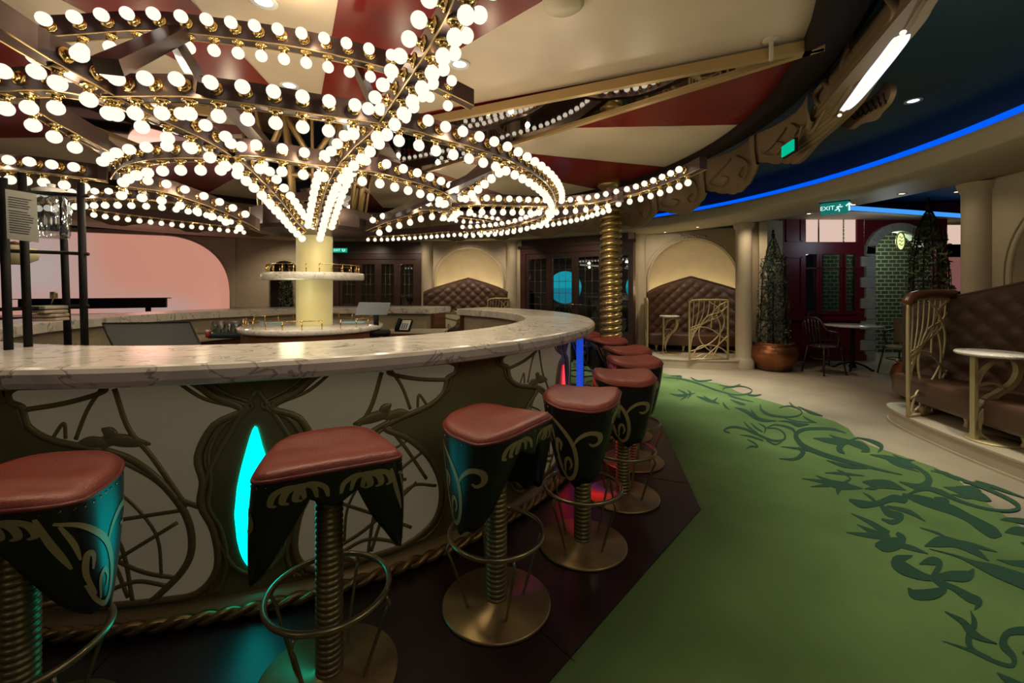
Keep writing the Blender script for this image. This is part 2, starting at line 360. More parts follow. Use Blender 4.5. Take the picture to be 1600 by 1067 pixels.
# butterfly panel, drawn once on the curved face and repeated seven times
LA = math.radians(-70.8); PER = 2*PI/7
def uv(px, py):
    p = oncyl(px, py, RF, False); return (ang(p), p.z)
wing = [(303,594),(250,594),(205,596),(110,598),(77,602),(58,612),(60,628),(77,636),(80,650),(88,668),(118,686),(179,700),(200,712),(156,742),(112,795),(90,860),(104,918),(165,945),(256,945),(315,925),(343,885),(338,828),(320,787),(323,751),(316,712),(338,664),(379,640),(340,620)]
W = [uv(*p) for p in wing]; KW = 1.13; W2 = [V((a-LA)*(KW if a-LA < D(-8) else 1+(KW-1)*(a-LA)/D(-8)), z, 0) for a, z in W]; W2 = smooth(W2, 4, True)
def wrap(a, z, r): return V(r*math.cos(a), r*math.sin(a), z)
def fillpoly(mb, poly, base, sg, r, step=.003, zmin=.09, zmax=ZT-.09):
    lo = min(p.x for p in poly); hi = max(p.x for p in poly); n = int((hi-lo)/step)+1; cols = []
    for k in range(n+1):
        x = lo+1e-5+(hi-lo-2e-5)*k/n; zs = []
        for i in range(len(poly)):
            p, q = poly[i], poly[(i+1) % len(poly)]
            if (p.x-x)*(q.x-x) < 0: zs.append(p.y+(q.y-p.y)*(x-p.x)/(q.x-p.x))
        zs.sort(); cols.append((x, zs))
    for (xa, A), (xb, B) in zip(cols, cols[1:]):
        if len(A) != len(B):
            if len(A) > len(B): B = A
            else: A = B
        if len(A) >= 2:
            for j in range(0, len(A)-1, 2):
                q = [(xa, A[j]), (xa, A[j+1]), (xb, B[j+1]), (xb, B[j])]
                vs = [wrap(base+sg*x, min(zmax, max(zmin, z)), r) for x, z in q]
                mb.add(vs, [(0, 1, 2, 3) if sg < 0 else (3, 2, 1, 0)])
def stroke(mb, pts, base, sg, w, r, raw=False):
    P = smooth([V((a-LA)*(KW if a-LA < D(-8) else 1+(KW-1)*max(0, (a-LA)/D(-8))), z, 0) for a, z in ([uv(*p) for p in pts] if not raw else pts)], 6)
    Q = [wrap(base+sg*p.x, min(ZT-.09, max(.085, p.y)), r) for p in P]
    mb.tube(Q, w, 6)
veins = [([(186,598),(192,610),(140,628),(77,640)], .012), ([(188,606),(168,640),(152,685)], .009), ([(206,606),(226,669),(258,712),(302,790)], .011),
 ([(190,700),(230,716),(268,750),(300,800),(309,850),(296,890),(256,938)], .016), ([(205,712),(256,742),(290,776),(318,790)], .012),
 ([(302,794),(250,803),(160,818)], .009), ([(290,814),(205,874),(150,915)], .009), ([(288,900),(235,886),(140,830)], .010), ([(277,912),(235,905),(190,925),(170,945)], .010),
 ([(118,686),(135,660),(138,684)], .008), ([(205,598),(212,650),(222,700)], .0), ([(130,775),(175,800),(215,850),(232,940)], .009), ([(100,850),(150,835),(200,870),(225,930)], .009), ([(196,706),(160,760),(120,830)], .010), ([(160,745),(215,770),(262,830),(270,900)], .007)]
body = [[(180,684),(215,686),(256,692)], [(188,668),(200,676),(206,690)], [(150,694),(175,690),(205,692)]]
lant_out = [[(290,596),(325,622),(379,640),(340,662),(320,700),(322,750),(319,787),(338,828),(345,880),(330,930)],
            [(302,594),(335,616),(388,636),(352,664),(332,704),(334,750),(331,790),(349,828),(356,880),(344,930)]]
# lit teardrop opening
glowp = [(421,662),(436,700),(458,750),(469,795),(455,845),(426,886),(398,868),(384,815),(388,760),(403,705)]
G2 = smooth([V(uv(*p)[0]-LA, uv(*p)[1], 0) for p in glowp], 4, True)
gx = sum(p.x for p in G2)/len(G2); G2 = [V((p.x-gx)*.86, p.y, 0) for p in G2]
for u in range(7):
    cream, lines = MB(), MB()
    b = LA+u*PER
    if abs(((b-(GA0+GA1)/2+PI) % (2*PI))-PI) < .25: continue
    for sg in (1, -1):
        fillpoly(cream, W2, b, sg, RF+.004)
        stroke_p = [(p.x+LA, p.y) for p in W2]+[(W2[0].x+LA, W2[0].y)]
        P = [wrap(b+sg*p.x, min(ZT-.09, max(.085, p.y)), RF+.008) for p in W2]; lines.tube(P, .016, 6, closed=True)
        cx_ = sum(p.x for p in W2)/len(W2); cz_ = sum(p.y for p in W2)/len(W2)
        P = [wrap(b+sg*(cx_+(p.x-cx_)*1.09), min(ZT-.088, max(.085, cz_+(p.y-cz_)*1.06)), RF+.004) for p in W2]; lines.tube(P, .008, 5, closed=True)
        for pts, w in veins:
            if w: stroke(lines, pts, b, sg, w, RF+.008)
        for pts in body:
            Pp = smooth([V((a-LA)*KW, z, 0) for a, z in [uv(*p) for p in pts]], 5); Q = [wrap(b+sg*p.x, p.y, RF+.008) for p in Pp]
            lines.tube(Q, [max(.004, .028*math.sin(PI*(i+.3)/(len(Q)))) for i in range(len(Q))], 8, flat=.6)
        for l in lant_out: stroke(lines, l, b, sg, .009, RF+.006)
        # triangle lancet around the opening
        Q = [wrap(b, .95, RF+.006), wrap(b+sg*.035, .80, RF+.006), wrap(b+sg*.075, .60, RF+.006), wrap(b+sg*.08, .45, RF+.006), wrap(b+sg*.04, .2, RF+.006), wrap(b, .12, RF+.006)]
        lines.tube(smooth(Q, 5), .010, 6)
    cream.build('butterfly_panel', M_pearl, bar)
    for i, v in enumerate(lines.v):
        r_ = math.hypot(v.x, v.y); k = (RF+.002+(r_-RF)*.42)/r_; lines.v[i] = V(v.x*k, v.y*k, v.z)
    lines.build('gilt_tracery', M_line, bar)
cols7 = [M_cyan, M_redl, M_bluel, M_cyan, M_redl, M_bluel, M_redl]
for u in range(7):
    b = LA+u*PER
    if abs(((b-(GA0+GA1)/2+PI) % (2*PI))-PI) < .25: continue
    g = MB(); fillpoly(g, G2, b, 1, RF+.006, .004)
    tag(g.build('lit_lantern_opening', cols7[u], bar), ['cyan lit teardrop opening', 'red lit teardrop opening', 'blue lit teardrop opening'][[M_cyan, M_redl, M_bluel].index(cols7[u])])

pst = thing('ribbed_post', 'slim ribbed post with painted blue glow under the right rim of the bar', 'post', hit(906, 2.60, False))  # blue light falling on the post is put into its emission
pr = []; z = .0
while z < 1.0:
    for k in range(4): pr.append((.026+.005*math.sin(PI*k/4), z+.018*k/4))
    z += .018
MB().lathe(pr, 16).build('shaft', mat('ribbed metal with painted blue glow', (.03, .1, .5), .3, em=(.01, .10, 1), es=.5), pst); MB().lathe([(.028, 0), (.05, 0), (.05, .02), (.028, .03)], 16).build('foot', M_coil, pst)
# ------------------------------------------------------------------ bar stools
def make_stool():
    t = thing('bar_stool', '', 'stool', (0, 0, 0), 0, 'saddle bar stools round the bar')
    ZS = .80
    def outl(a, k=1.0):                        # local +y faces the bar
        c, s = math.cos(a), math.sin(a); n = 3.4
        r = (abs(c)**n+abs(s)**n)**(-1/n)
        x = .22*r*c*(1-.14*s); y = .195*r*s
        return x*k, y*k
    def ztop(x, y): return ZS+.006+.33*max(0, abs(y)-.07)**1.25*1.1-.10*x*x
    N = 64
    seat = MB()
    rings = [(0.02, .006), (.3, .006), (.55, .008), (.75, .010), (.88, .008), (.95, .002), (1.0, -.012), (1.0, -.035)]
    vs = []
    for k, dz in rings:
        for i in range(N):
            x, y = outl(2*PI*i/N, k); vs.append(V(x, y, ztop(x, y)+dz))
    fs = [tuple(range(N))[::1]]
    for j in range(len(rings)-1):
        for i in range(N): fs.append((j*N+i, (j+1)*N+i, (j+1)*N+(i+1) % N, j*N+(i+1) % N))
    seat.add(vs, fs, True); so = seat.build('seat', M_leather, t)
    P = []
    for i in range(N):
        x, y = outl(2*PI*i/N, 1.012); P.append(V(x, y, ztop(x, y)-.022))
    MB().tube(P, .0065, 6, closed=True).build('piping', M_piping, so)
    # skirt with two long side flaps
    def depth(a):
        c = abs(math.cos(a)); s = math.sin(a)
        d = .085+.03*math.cos(4*a)**2
        fl = max(0, c-.30)/.70
        return d+.255*min(1, fl*1.25)**.8*(1 if c > .30 else 0)
    def sk(a, f):                              # f 0..1 from top to bottom
        x, y = outl(a, 1.02); z0 = ztop(x, y)-.02; d = depth(a)*f
        fla = 1+.16*f*abs(math.cos(a))-.10*f*f
        pin = 1-.45*(f**1.5)*abs(math.cos(a))
        return V(x*fla, y*pin, z0-d)
    n = 128; m = 10; vs = []
    for j in range(m+1):
        for i in range(n): vs.append(sk(2*PI*i/n, j/m))
    for j in range(m, -1, -1):                # inner face
        for i in range(n):
            v = sk(2*PI*i/n, j/m); vs.append(V(v.x*.975, v.y*.975, v.z))
    rows = 2*m+2
    fs = [(j*n+i, (j+1)*n+i, (j+1)*n+(i+1) % n, j*n+(i+1) % n) for j in range(rows-1) for i in range(n)]
    sko = MB().add(vs, fs, True).build('skirt', M_skirt, t)
    def skz(a, d, off=.004):
        v = sk(a, min(1, d/depth(a))); u = V(v.x, v.y, 0).normalized(); return v+u*off
    sc = MB()
    def rib(pts, w, base, sg=1):
        P = smooth([V(a*1.25, d, 0) for a, d in pts], 7); n_ = len(P); vs = []
        for i, p in enumerate(P):
            a, b = P[max(0, i-1)], P[min(n_-1, i+1)]; t_ = V((b.x-a.x)*.17, b.y-a.y, 0).normalized()
            ww = 1.15*w*(.30+.70*math.sin(PI*min(1, (i+2)/(n_+2)))); q = V(-t_.y/.17, t_.x, 0)*ww
            for k in (1, -1): vs.append(skz(base+sg*(p.x+q.x*k), p.y+q.y*k, .0015))
        sc.add(vs, [(2*i, 2*i+1, 2*i+3, 2*i+2) for i in range(n_-1)])
    for base in (0, PI):
        for pts, w in (([(-.62, .05), (-.42, .07), (-.2, .12), (-.03, .18), (.04, .25), (-.02, .31), (-.2, .335), (-.36, .31), (-.46, .25)], .010),
                       ([(-.05, .17), (.08, .13), (.28, .10), (.46, .11), (.50, .145), (.40, .16), (.30, .15)], .009),
                       ([(-.36, .29), (-.44, .22), (-.40, .16), (-.33, .17), (-.36, .21)], .007), ([(-.30, .31), (-.26, .25), (-.16, .235), (-.10, .265), (-.17, .29)], .007),
                       ([(-.72, .03), (-.66, .10), (-.60, .15), (-.55, .19)], .006), ([(-.58, .06), (-.50, .12), (-.47, .17)], .005)):
            rib(pts, w, base)
    for base in (PI/2, -PI/2):
        for sg in (1, -1):
            for o, d0 in ((.06, .0), (.16, .02), (.26, .035)):
                rib([(o, .082), (o+.03, .05-d0*.3), (o+.14, .032), (o+.24, .045), (o+.27, .075), (o+.22, .085)], .007, base, sg)
    sc.build('gold_scrolls', M_scroll, sko)
    nl = MB()
    for i in range(44):
        p = skz(2*PI*i/44, .018, .001); nl.lathe([(.0001, .004), (.003, .003), (.0045, 0)], 6, M=fr(p, *(lambda u: (u.cross(V(0, 0, 1)).normalized(), V(0, 0, 1)))(V(p.x, p.y, 0).normalized())) @ Matrix.Rotation(0, 4, 'X'))
    nl.build('nail_heads', M_brass, sko)
    # ribbed pole
    pr = []; z = .022
    while z < .765:
        for k in range(5):
            a = PI*k/5; pr.append((.039+.0085*math.sin(a), z+.0215*k/5))
        z += .0215
    MB().lathe(pr, 24).build('ribbed_pole', M_pole, t)
    MB().lathe([(.0001, .0), (.235, .0), (.238, .004), (.238, .010), (.232, .015), (.06, .02), (.05, .03), (.0001, .03)], 64).build('base_plate', M_base, t)
    ring = [V(.205*math.cos(2*PI*i/48), .205*math.sin(2*PI*i/48), .315) for i in range(48)]
    MB().tube(ring, .0105, 8, closed=True).build('foot_ring', M_steel, t)
    for k in range(4):
        a = PI/4+k*PI/2+.2; d = V(math.cos(a), math.sin(a), 0)
        P = smooth([d*.13+V(0, 0, .015), d*.15+V(0, 0, .08), d*.205+V(0, 0, .24), d*.222+V(0, 0, .275), d*.21+V(0, 0, .305)], 4)
        MB().tube(P, .0065, 6).build('strut', M_steel, t)
    MB().lathe([(.03, .74), (.12, .765), (.15, .775), (.15, .785), (.0001, .785)], 24).build('seat_mount', M_black, t)
    return t
sang = [-80.8, -64.6, -51.6, -39.7, -27.5, -15.6, -3.8, 10, 22]
slab = ['red saddle stool cut off at the lower left corner, teal light on its flap', 'red saddle stool in front of the cyan lit opening',
        'red saddle stool third from the left, teal tint on its near flap', 'saddle stool whose bronze base carries a red light streak',
        'saddle stool beside the corner of the dark deck, red light on its foot ring', 'saddle stool sixth from the left, right behind the one at the deck corner',
        'saddle stool seventh from the left in the receding row', 'saddle stool second from the far end of the visible row',
        'farthest visible saddle stool, by the coil column, with blue lit pole']
stool = make_stool(); stool['label'] = slab[0]
for i, a in enumerate(sang):
    r = math.radians(a); p = pol(3.03, r, .012); rz = r+PI/2+D([0, 2, 16, 22, 20, 15, 10, 6, 0][i])
    if i == 0: stool.location = p; stool.rotation_euler = (0, 0, rz)
    else: dup(stool, p, rz, slab[i])

# ------------------------------------------------------------------ light strips of the carousel
BR = .030
def make_bulb(n, m):
    mb = MB(); pr = [(.0001, .088)]
    for k in range(1, m): 
        a = PI/2-PI*k/m*.86; pr.append((BR*math.cos(a), .058+BR*math.sin(a)))
    pr += [(.014, .028), (.013, .02)]
    mb.lathe(pr, n); return mb
def meshof(mb, name, m): o = mb.build(name, m); me = o.data; bpy.data.objects.remove(o); return me
def me_from(mb, name, m):
    me = bpy.data.meshes.new(name); me.from_pydata([tuple(v) for v in mb.v], [], mb.f); me.polygons.foreach_set('use_smooth', mb.sm); me.materials.append(m); return me
ME_B = me_from(make_bulb(16, 10), 'bulb', M_bulb); ME_b = me_from(make_bulb(8, 6), 'bulb_far', M_bulb)
sk = MB().lathe([(.030, .0), (.031, .003), (.026, .005), (.017, .006), (.0165, .026), (.019, .03), (.016, .033)], 16); ME_S = me_from(sk, 'socket', M_brass)
ME_s = me_from(MB().lathe([(.028, .0), (.028, .004), (.016, .006), (.016, .03)], 8), 'socket_far', M_brass)
nb = [0]; BL = []
def strip(pts, label, rows=('s', 'u'), side=1, h=.098, w=.07, P=None, step=.113, name='light_strip', z0=1.88, k=.14, dmin=10.5):
    if P is None: P = [oncone(x, y, z0, k) for x, y in pts]
    P = smooth(P, 6); P = resample(P, .04); N = len(P)
    c = sum(P, V(0, 0, 0))/N; t = thing(name, label, 'light strip', c, 0, 'bulb strips of the carousel canopy')
    mb = MB(); vs = []; T = []
    for i, p in enumerate(P):
        d = P[min(N-1, i+1)]-P[max(0, i-1)]; d.z = 0
        d = d.normalized(); s = V(-d.y, d.x, 0); T.append(s)
        vs += [p+s*w/2, p-s*w/2, p-s*w/2+V(0, 0, h), p+s*w/2+V(0, 0, h)]
    fs = [(0, 1, 2, 3), tuple(4*(N-1)+q for q in (3, 2, 1, 0))]
    for i in range(N-1):
        for q in range(4): fs.append((4*i+q, 4*i+(q+1) % 4, 4*i+4+(q+1) % 4, 4*i+4+q))
    mb.add(vs, fs).build('metal_band', M_bronzeband, t, True)
    ed = MB()                                  # thin lip along the lower corners
    for sg in (1, -1): ed.tube([p+T[i]*sg*w/2 for i, p in enumerate(P)], .004, 4)
    ed.build('edge_lip', M_goldtrim, t, True)
    Q = resample(P, step); cnt = 0
    for i, p in enumerate(Q[:-1] if len(Q) > 2 else Q):
        d = Q[min(len(Q)-1, i+1)]-Q[max(0, i-1)]; d.z = 0; d = d.normalized(); s = V(-d.y, d.x, 0)
        for rw in rows:
            if cnt >= 98: break
            if rw == 'u': o, ax = p+d*(step*.0), V(0, 0, -1)
            else:
                sd = side if rw == 's' else -side
                o, ax = p+s*sd*w/2+V(0, 0, h*.5), s*sd
            o = o+ax*.001; big = o.y > 0 and F*.06/o.y > dmin
            xax = d; yax = ax.cross(xax); M = fr(o-c, xax, yax)
            b = bpy.data.objects.new('bulb', ME_B if big else ME_b); col.objects.link(b); b.parent = t; b.matrix_local = M
            q = bpy.data.objects.new('socket', ME_S if big else ME_s); col.objects.link(q); q.parent = b
            cnt += 1; nb[0] += 1
            if nb[0] % 11 == 5: BL.append(o+ax*.125)
    return t
def mix(L): return [onY(*q) if len(q) == 3 else oncone(*q) for q in L]
ribA = [(500,362,3.75),(507,335,3.4),(515,306,3.08),(524,284,2.83),(537,261),(560,236),(594,205),(628,160),(650,130),(670,100),(690,68),(707,40),(727,0),(745,-60)]
strip(None, 'long bulb rib sweeping from the hub up over the right of the bar', ('s', 'u', 'o'), 1, P=mix(ribA))
ribB = [(472,362,3.75),(455,345,3.5),(432,316,3.1),(402,284,2.82),(372,257),(340,236),(300,214),(250,192),(200,168),(150,140),(100,112),(50,84),(-20,42)]
strip(None, 'long bulb rib sweeping from the hub to the upper left corner', ('s', 'u', 'o'), 1, P=mix(ribB))
C1 = [(80,62,2.05),(140,58,2.12),(200,54,2.18),(260,54,2.22),(320,60,2.27),(390,68,2.32),(460,78,2.36),(520,90,2.4),(580,104,2.44),(640,122,2.5),(700,150,2.58),(745,172,2.65)]
strip(None, 'uppermost bulb strip arching across the red and cream ceiling', ('s', 'u'), -1, P=[onY(x, y, Y) for x, y, Y in C1])
strip([(170,156),(210,156),(250,156),(300,157),(350,162),(400,168),(440,174),(484,181),(523,187),(575,194),(640,206),(677,218),(710,226),(745,236),(775,246),(805,260),(832,276),(852,294),(862,312),(862,328)],
      'bulb strip crossing the front and curling round the right loop', ('s', 'u'), -1)
strip([(372,246),(410,248),(450,254),(490,260),(530,264),(560,268),(590,272),(625,281),(660,291),(690,303),(708,318)], 'short bulb strip just above the hub curling right', ('s', 'u'), -1)
strip([(345,250),(310,250),(283,250),(245,252),(215,258),(195,268),(184,282)], 'curled bulb strip forming the front of the left petal', ('s', 'u'), 1)
strip(None, 'bulb strip running back from left petal to hub', ('s', 'u'), -1, P=mix([(190,292,2.95),(254,301,3.15),(302,316,3.3),(347,333,3.5),(388,352,3.68),(408,363,3.75)]))
strip(None, 'bulb strip running back from small right petal to hub', ('s', 'u'), 1, P=mix([(712,324,3.7),(704,331,3.95),(672,329,4.0),(640,338,4.05),(608,348,4.1),(572,363,4.2)]))
strip(None, 'bulb strip closing the far side of the right loop', ('s', 'u'), 1, P=mix([(862,328,4.6),(850,340,4.9),(825,349,5.2),(800,355,5.4),(760,360,5.7),(700,363,5.9)]))
strip([(715,322),(760,321),(800,322),(843,323),(885,322),(930,317),(965,310),(1000,302),(1040,289),(1075,275),(1102,262)], 'bulb strip behind the loop rising right towards the coil column', ('s', 'u'), -1)
strip(None, 'short bulb strip seen inside the right loop', ('s', 'u'), -1, P=mix([(690,336,6.4),(740,342,6.3),(775,347,6.1),(800,351,5.9)]))
strip([(-30,264),(20,267),(60,270),(100,275),(150,281),(180,287)], 'bulb strip above the black rack at the left', ('s', 'u'), -1)
strip(None, 'bulb strip passing behind the left petal', ('s', 'u'), -1, P=[onz(x, y, 2.2) for x, y in [(60,316),(100,314),(150,311),(200,311),(250,314),(300,322),(340,332),(372,342)]])
strip(None, 'lowest bulb strip at the far left above the pink screen', ('u',), -1, P=[onz(x, y, 2.26) for x, y in [(60,316),(110,322),(190,334),(280,345),(340,352),(398,359)]])
strip(None, 'lowest bulb strip at the far right above the alcoves', ('u',), -1, P=[onz(x, y, 2.26) for x, y in [(575,369),(600,369),(650,366),(700,362),(750,358),(800,352),(850,346),(900,336),(935,325),(972,313)]])
strip([(-30,149),(20,148),(60,146),(110,149),(160,160),(190,172)], 'bulb strip at the left edge under the big rib', ('s', 'u'), -1)
strip([(52,176),(75,190),(100,203),(125,217),(150,230),(170,240)], 'thin slanting bulb strip below the left edge strip', ('u',), -1, w=.05)
strip([(780,256),(765,268),(750,281),(736,292),(715,308)], 'thin bulb strip slanting down behind the right loop', ('u',), -1, w=.05)

# hub, pillar, shelves
hub = thing('carousel_hub', 'bronze octagonal hub collar on top of the pale gold pillar', 'hub', (CX, CY, 1.9))
mb = MB(); mb.lathe([(.16, .0), (.52, .03), (.56, .06), (.56, .22), (.50, .24), (.3, .24)], 16, sm=False); mb.build('collar', M_bronzeband, hub)
mb = MB()
for k in range(8):
    a = 2*PI*k/8; mb.box(.555, .568, -.006, .006, .06, .22, Matrix.Rotation(a, 4, 'Z'))
mb.build('seam_strips', M_goldtrim, hub)
drum = thing('mirror_drum', 'flared mirrored drum with gold cross bars above the hub', 'mirror drum', (CX, CY, 2.14))
MB().lathe([(.46, 0), (.50, .3), (.62, .79)], 8, a0=PI/8, a1=PI/8+2*PI, sm=False).build('mirror_panels', M_mirror, drum)
mb = MB()
for k in range(8):
    a = PI/8+2*PI*k/8; a2 = a+PI/8; a3 = a+PI/4
    def dp(a, r, z, o=.012): return V((r+o)*math.cos(a), (r+o)*math.sin(a), z)
    cf = math.cos(PI/8)
    mb.tube([dp(a, .46, 0), dp(a, .50, .3), dp(a, .62, .79)], .015, 4)
    mb.tube([dp(a2, .46*cf, 0), dp(a2, .50*cf, .3), dp(a2, .62*cf, .79)], .03, 4)
    mb.tube([dp(a, .495, .25), dp(a2, .495*cf, .25), dp(a3, .495, .25)], .024, 4)
    for sg in (-1, 1): mb.tube([dp(a2, .60*cf, .74), dp(a2+sg*.34, .525, .42)], .024, 4)
mb.build('gold_cross_bars', M_goldtrim, drum)
pil = thing('centre_pillar', 'pale gold lacquered pillar rising from the middle of the bar', 'pillar', (CX, CY, 0))
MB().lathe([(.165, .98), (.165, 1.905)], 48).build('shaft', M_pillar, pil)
def shelf(name, label, r, z, th, gaps, body=None):
    t = thing(name, label, 'shelf', (CX, CY, z))
    MB().lathe([(.17, 0), (r-.01, 0), (r, .01), (r, th-.01), (r-.01, th), (.17, th)], 64).build('marble_disc', M_marble2, t)
    mb = MB(); rr = r-.05; n = 24
    for k in range(n):
        a = 2*PI*k/n; mb.tube([V(rr*math.cos(a), rr*math.sin(a), th), V(rr*math.cos(a), rr*math.sin(a), th+.075)], .005, 6)
    mb.build('rail_posts', M_brass, t)
    for s in range(3):
        MB().tube([V(rr*math.cos(2*PI*(s*8+gaps*2+2+q/4)/n), rr*math.sin(2*PI*(s*8+gaps*2+2+q/4)/n), th+.075) for q in range(0, 25)], .005, 6).build('gallery_rail', M_brass, t)
    if body: MB().lathe([(r-.03, -z), (r-.03, 0)], 64).build('drum_body', M_wood, t)
    return t
shelf('pillar_shelf', 'smaller round marble shelf with brass gallery, high on the pillar', .465, 1.47, .07, 1)
shelf('drum_counter', 'round marble topped walnut drum at the foot of the pillar', .65, .985, .05, 2, True)
mb = MB()
for px in (430, 555): 
    p = onz(px, 503, 1.036); mb.box(p.x-.12, p.x+.1, p.y-.09, p.y+.02, 1.036, 1.042)
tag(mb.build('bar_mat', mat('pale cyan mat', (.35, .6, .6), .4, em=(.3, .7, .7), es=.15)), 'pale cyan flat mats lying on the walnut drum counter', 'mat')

# struts between tiers
def bar_between(name, label, p, q, w, h, m, g=None, cat='beam'):
    d = (q-p); L = d.length; d.normalize(); s = d.cross(V(0, 0, 1)).normalized(); M = fr(p, d, s)
    return tag(MB().box(0, L, -w/2, w/2, -h/2, h/2, M).build(name, m), label, cat, g)
sg_ = 'steel struts of the canopy frame'
bar_between('canopy_strut', 'broad dark strut rising under the uppermost strip at upper left', oncone(168, 104), onY(292, 60, 2.3)+V(0, 0, .05), .09, .06, M_bronzeband, sg_)
bar_between('canopy_strut', 'dark strut dropping right from the broad upper left strut', onY(272, 62, 2.3), oncone(318, 140), .05, .05, M_bronzeband, sg_)
bar_between('canopy_strut', 'dark strut near the mirrored drum on its left', onY(345, 150, 2.2), onY(425, 240, 3.2), .08, .05, M_bronzeband, sg_)
bar_between('canopy_strut', 'thin dark strut under the ceiling left of the big right rib', onY(555, 100, 2.6), onY(585, 165, 2.3), .04, .05, M_bronzeband, sg_)
bar_between('canopy_strut', 'dark strut running back under the right loop', oncone(775, 262), oncone(560, 368)+V(0, 0, .06), .07, .05, M_bronzeband, sg_)
bar_between('canopy_strut', 'slim gold edged strut left of the hub', onY(400, 262, 3.0), onY(455, 352, 3.7), .05, .04, M_goldtrim, sg_)
bar_between('canopy_strut', 'dark strut crossing below the left cream sector', oncone(20, 160)+V(0,0,.1), oncone(172, 262)+V(0,0,.1), .09, .05, M_bronzeband, sg_)

# ------------------------------------------------------------------ canopy ceiling
ZC, RC = 2.93, 4.08
def angz(px, py, z=ZC): return ang(onz(px, py, z))
def sector(r0, r1, a0, a1, z, n=10):
    mb = MB(); vs = []
    for k in range(n+1):
        a = a0+(a1-a0)*k/n; vs += [pol(r0, a, z), pol(r1, a, z)]
    mb.add(vs, [(2*k, 2*k+1, 2*k+3, 2*k+2) for k in range(n)]); return mb
struct(MB().lathe([(.3, ZC), (RC+.0, ZC)], 96, c=(CX, CY, 0)), 'ceiling', M_cream)
for k in range(9):
    a0 = D(-22.6+40*k); tag(sector(.3, RC, a0, a0+D(19.6), ZC-.004, 10).build('trim_%d' % (k+2), M_red), kind='structure')
def mirror_wedge(label, tip, up, lo):
    t = thing('mirror_wedge', label, 'mirror', onz(*tip, 2.86), 0, 'mirror wedges of the canopy')
    p = [onz(*q, 2.86) for q in (tip, up, lo)]
    MB().add(p+[q+V(0, 0, .01) for q in p], [(0, 1, 2), (3, 5, 4)]).build('mirror_sheet', M_mirror, t, True)
    for q in (p[1], p[2]):
        d = q-p[0]; L = d.length; d.normalize(); s = d.cross(V(0, 0, 1)); MB().box(0, L, -.022, .022, -.05, .02, fr(p[0], d, s)).build('gold_edge', M_goldtrim, t, True)
mirror_wedge('long dark mirror wedge with gold edges on the right of the canopy', (1288, 72), (596, 206), (640, 276))
mirror_wedge('dark mirror wedge with a gold edge at the far left of the canopy', (-60, 120), (330, 178), (262, 246))
struct(MB().lathe([(RC, ZC+.002), (RC, ZC-.09), (RC+.04, ZC-.09), (4.33, ZC-.02), (4.33, 3.0)], 96, c=(CX, CY, 0)), 'trim_20', M_darkbrown)

val = thing('scalloped_valance', 'gold scalloped valance hanging round the rim of the canopy', 'valance', (CX, CY, 2.3))
NP = 30
def zbot(a):
    d = math.degrees((a+PI) % (2*PI)-PI); c = 0 if abs(d) > 100 else max(0, min(1, (27-d)/33)); 
    if d < -60: c *= max(0, (100+d)/40)
    return 2.33+.22*c
for k in range(NP):
    if k in (28, 29): continue                       # the crest stands here
    a0 = D(-11+12*k); da = D(12); n = 28; zt = ZC; vs = []; 
    for i in range(n+1):
        u = i/n; a = a0+da*(u*1.10-.05); zb = zbot(a0+da/2)+.16*abs(2*u-1)**1.5-.018*abs(math.sin(u*PI*6))
        bow = .10*math.sin(PI*u)
        for r, z in ((4.36+bow, zt), (4.36+bow*1.1, (zt+zb)/2), (4.38+bow, zb), (4.41+bow, zb-.004), (4.42+bow, zb+.03), (4.40+bow*1.05, (zt+zb)/2)):
            vs.append(pol(r, a, z))
    m = 6; fs = [(i*m+j, i*m+j+1, (i+1)*m+j+1, (i+1)*m+j) for i in range(n) for j in range(m-1)]
    p = MB().add(vs, fs, True).build('scallop_panel', M_scallop, val, True)
    sw = MB()
    for sg in (1, -1):
        P = smooth([pol(4.35+.10*math.sin(PI*u), a0+da*u, zz) for u, zz in ((.5+sg*.05, ZC-.08), (.5+sg*.28, ZC-.2), (.5+sg*.38, zbot(a0+da/2)+.18), (.5+sg*.22, zbot(a0+da/2)+.10), (.5+sg*.10, zbot(a0+da/2)+.17), (.5+sg*.2, zbot(a0+da/2)+.22))], 6)
        sw.tube(P, .009, 6)
    sw.build('scroll_relief', M_scallop, p, True)
crest = thing('canopy_crest', 'carved scroll crest with white lit marquee box at the upper right', 'crest', oncyl(1370, 100, 4.5), 0)
def cylpoly(pts, R, th, name, m, step=.012):
    P = smooth([V(ang(oncyl(x, y, R)), oncyl(x, y, R).z, 0) for x, y in pts], 5, True); mb = MB()
    n = len(P); vs = [pol(R, p.x, p.y) for p in P]+[pol(R+th, p.x, p.y) for p in P]
    from mathutils.geometry import tessellate_polygon
    tri = tessellate_polygon([[V(p.x*R, p.y, 0) for p in P]])
    fs = [tuple(t) for t in tri]+[tuple(q+n for q in t[::-1]) for t in tri]+[(i, (i+1) % n, n+(i+1) % n, n+i) for i in range(n)]
    return mb.add(vs, fs).build(name, m, crest, True)
cylpoly([(1272,60),(1298,30),(1310,-10),(1330,-30),(1450,-30),(1438,20),(1415,55),(1385,90),(1355,135),(1335,165),(1300,200),(1275,222),(1250,250),(1236,255),(1240,225),(1262,190),(1272,160),(1290,120),(1298,85)], 4.46, .04, 'back_board', M_scallop)
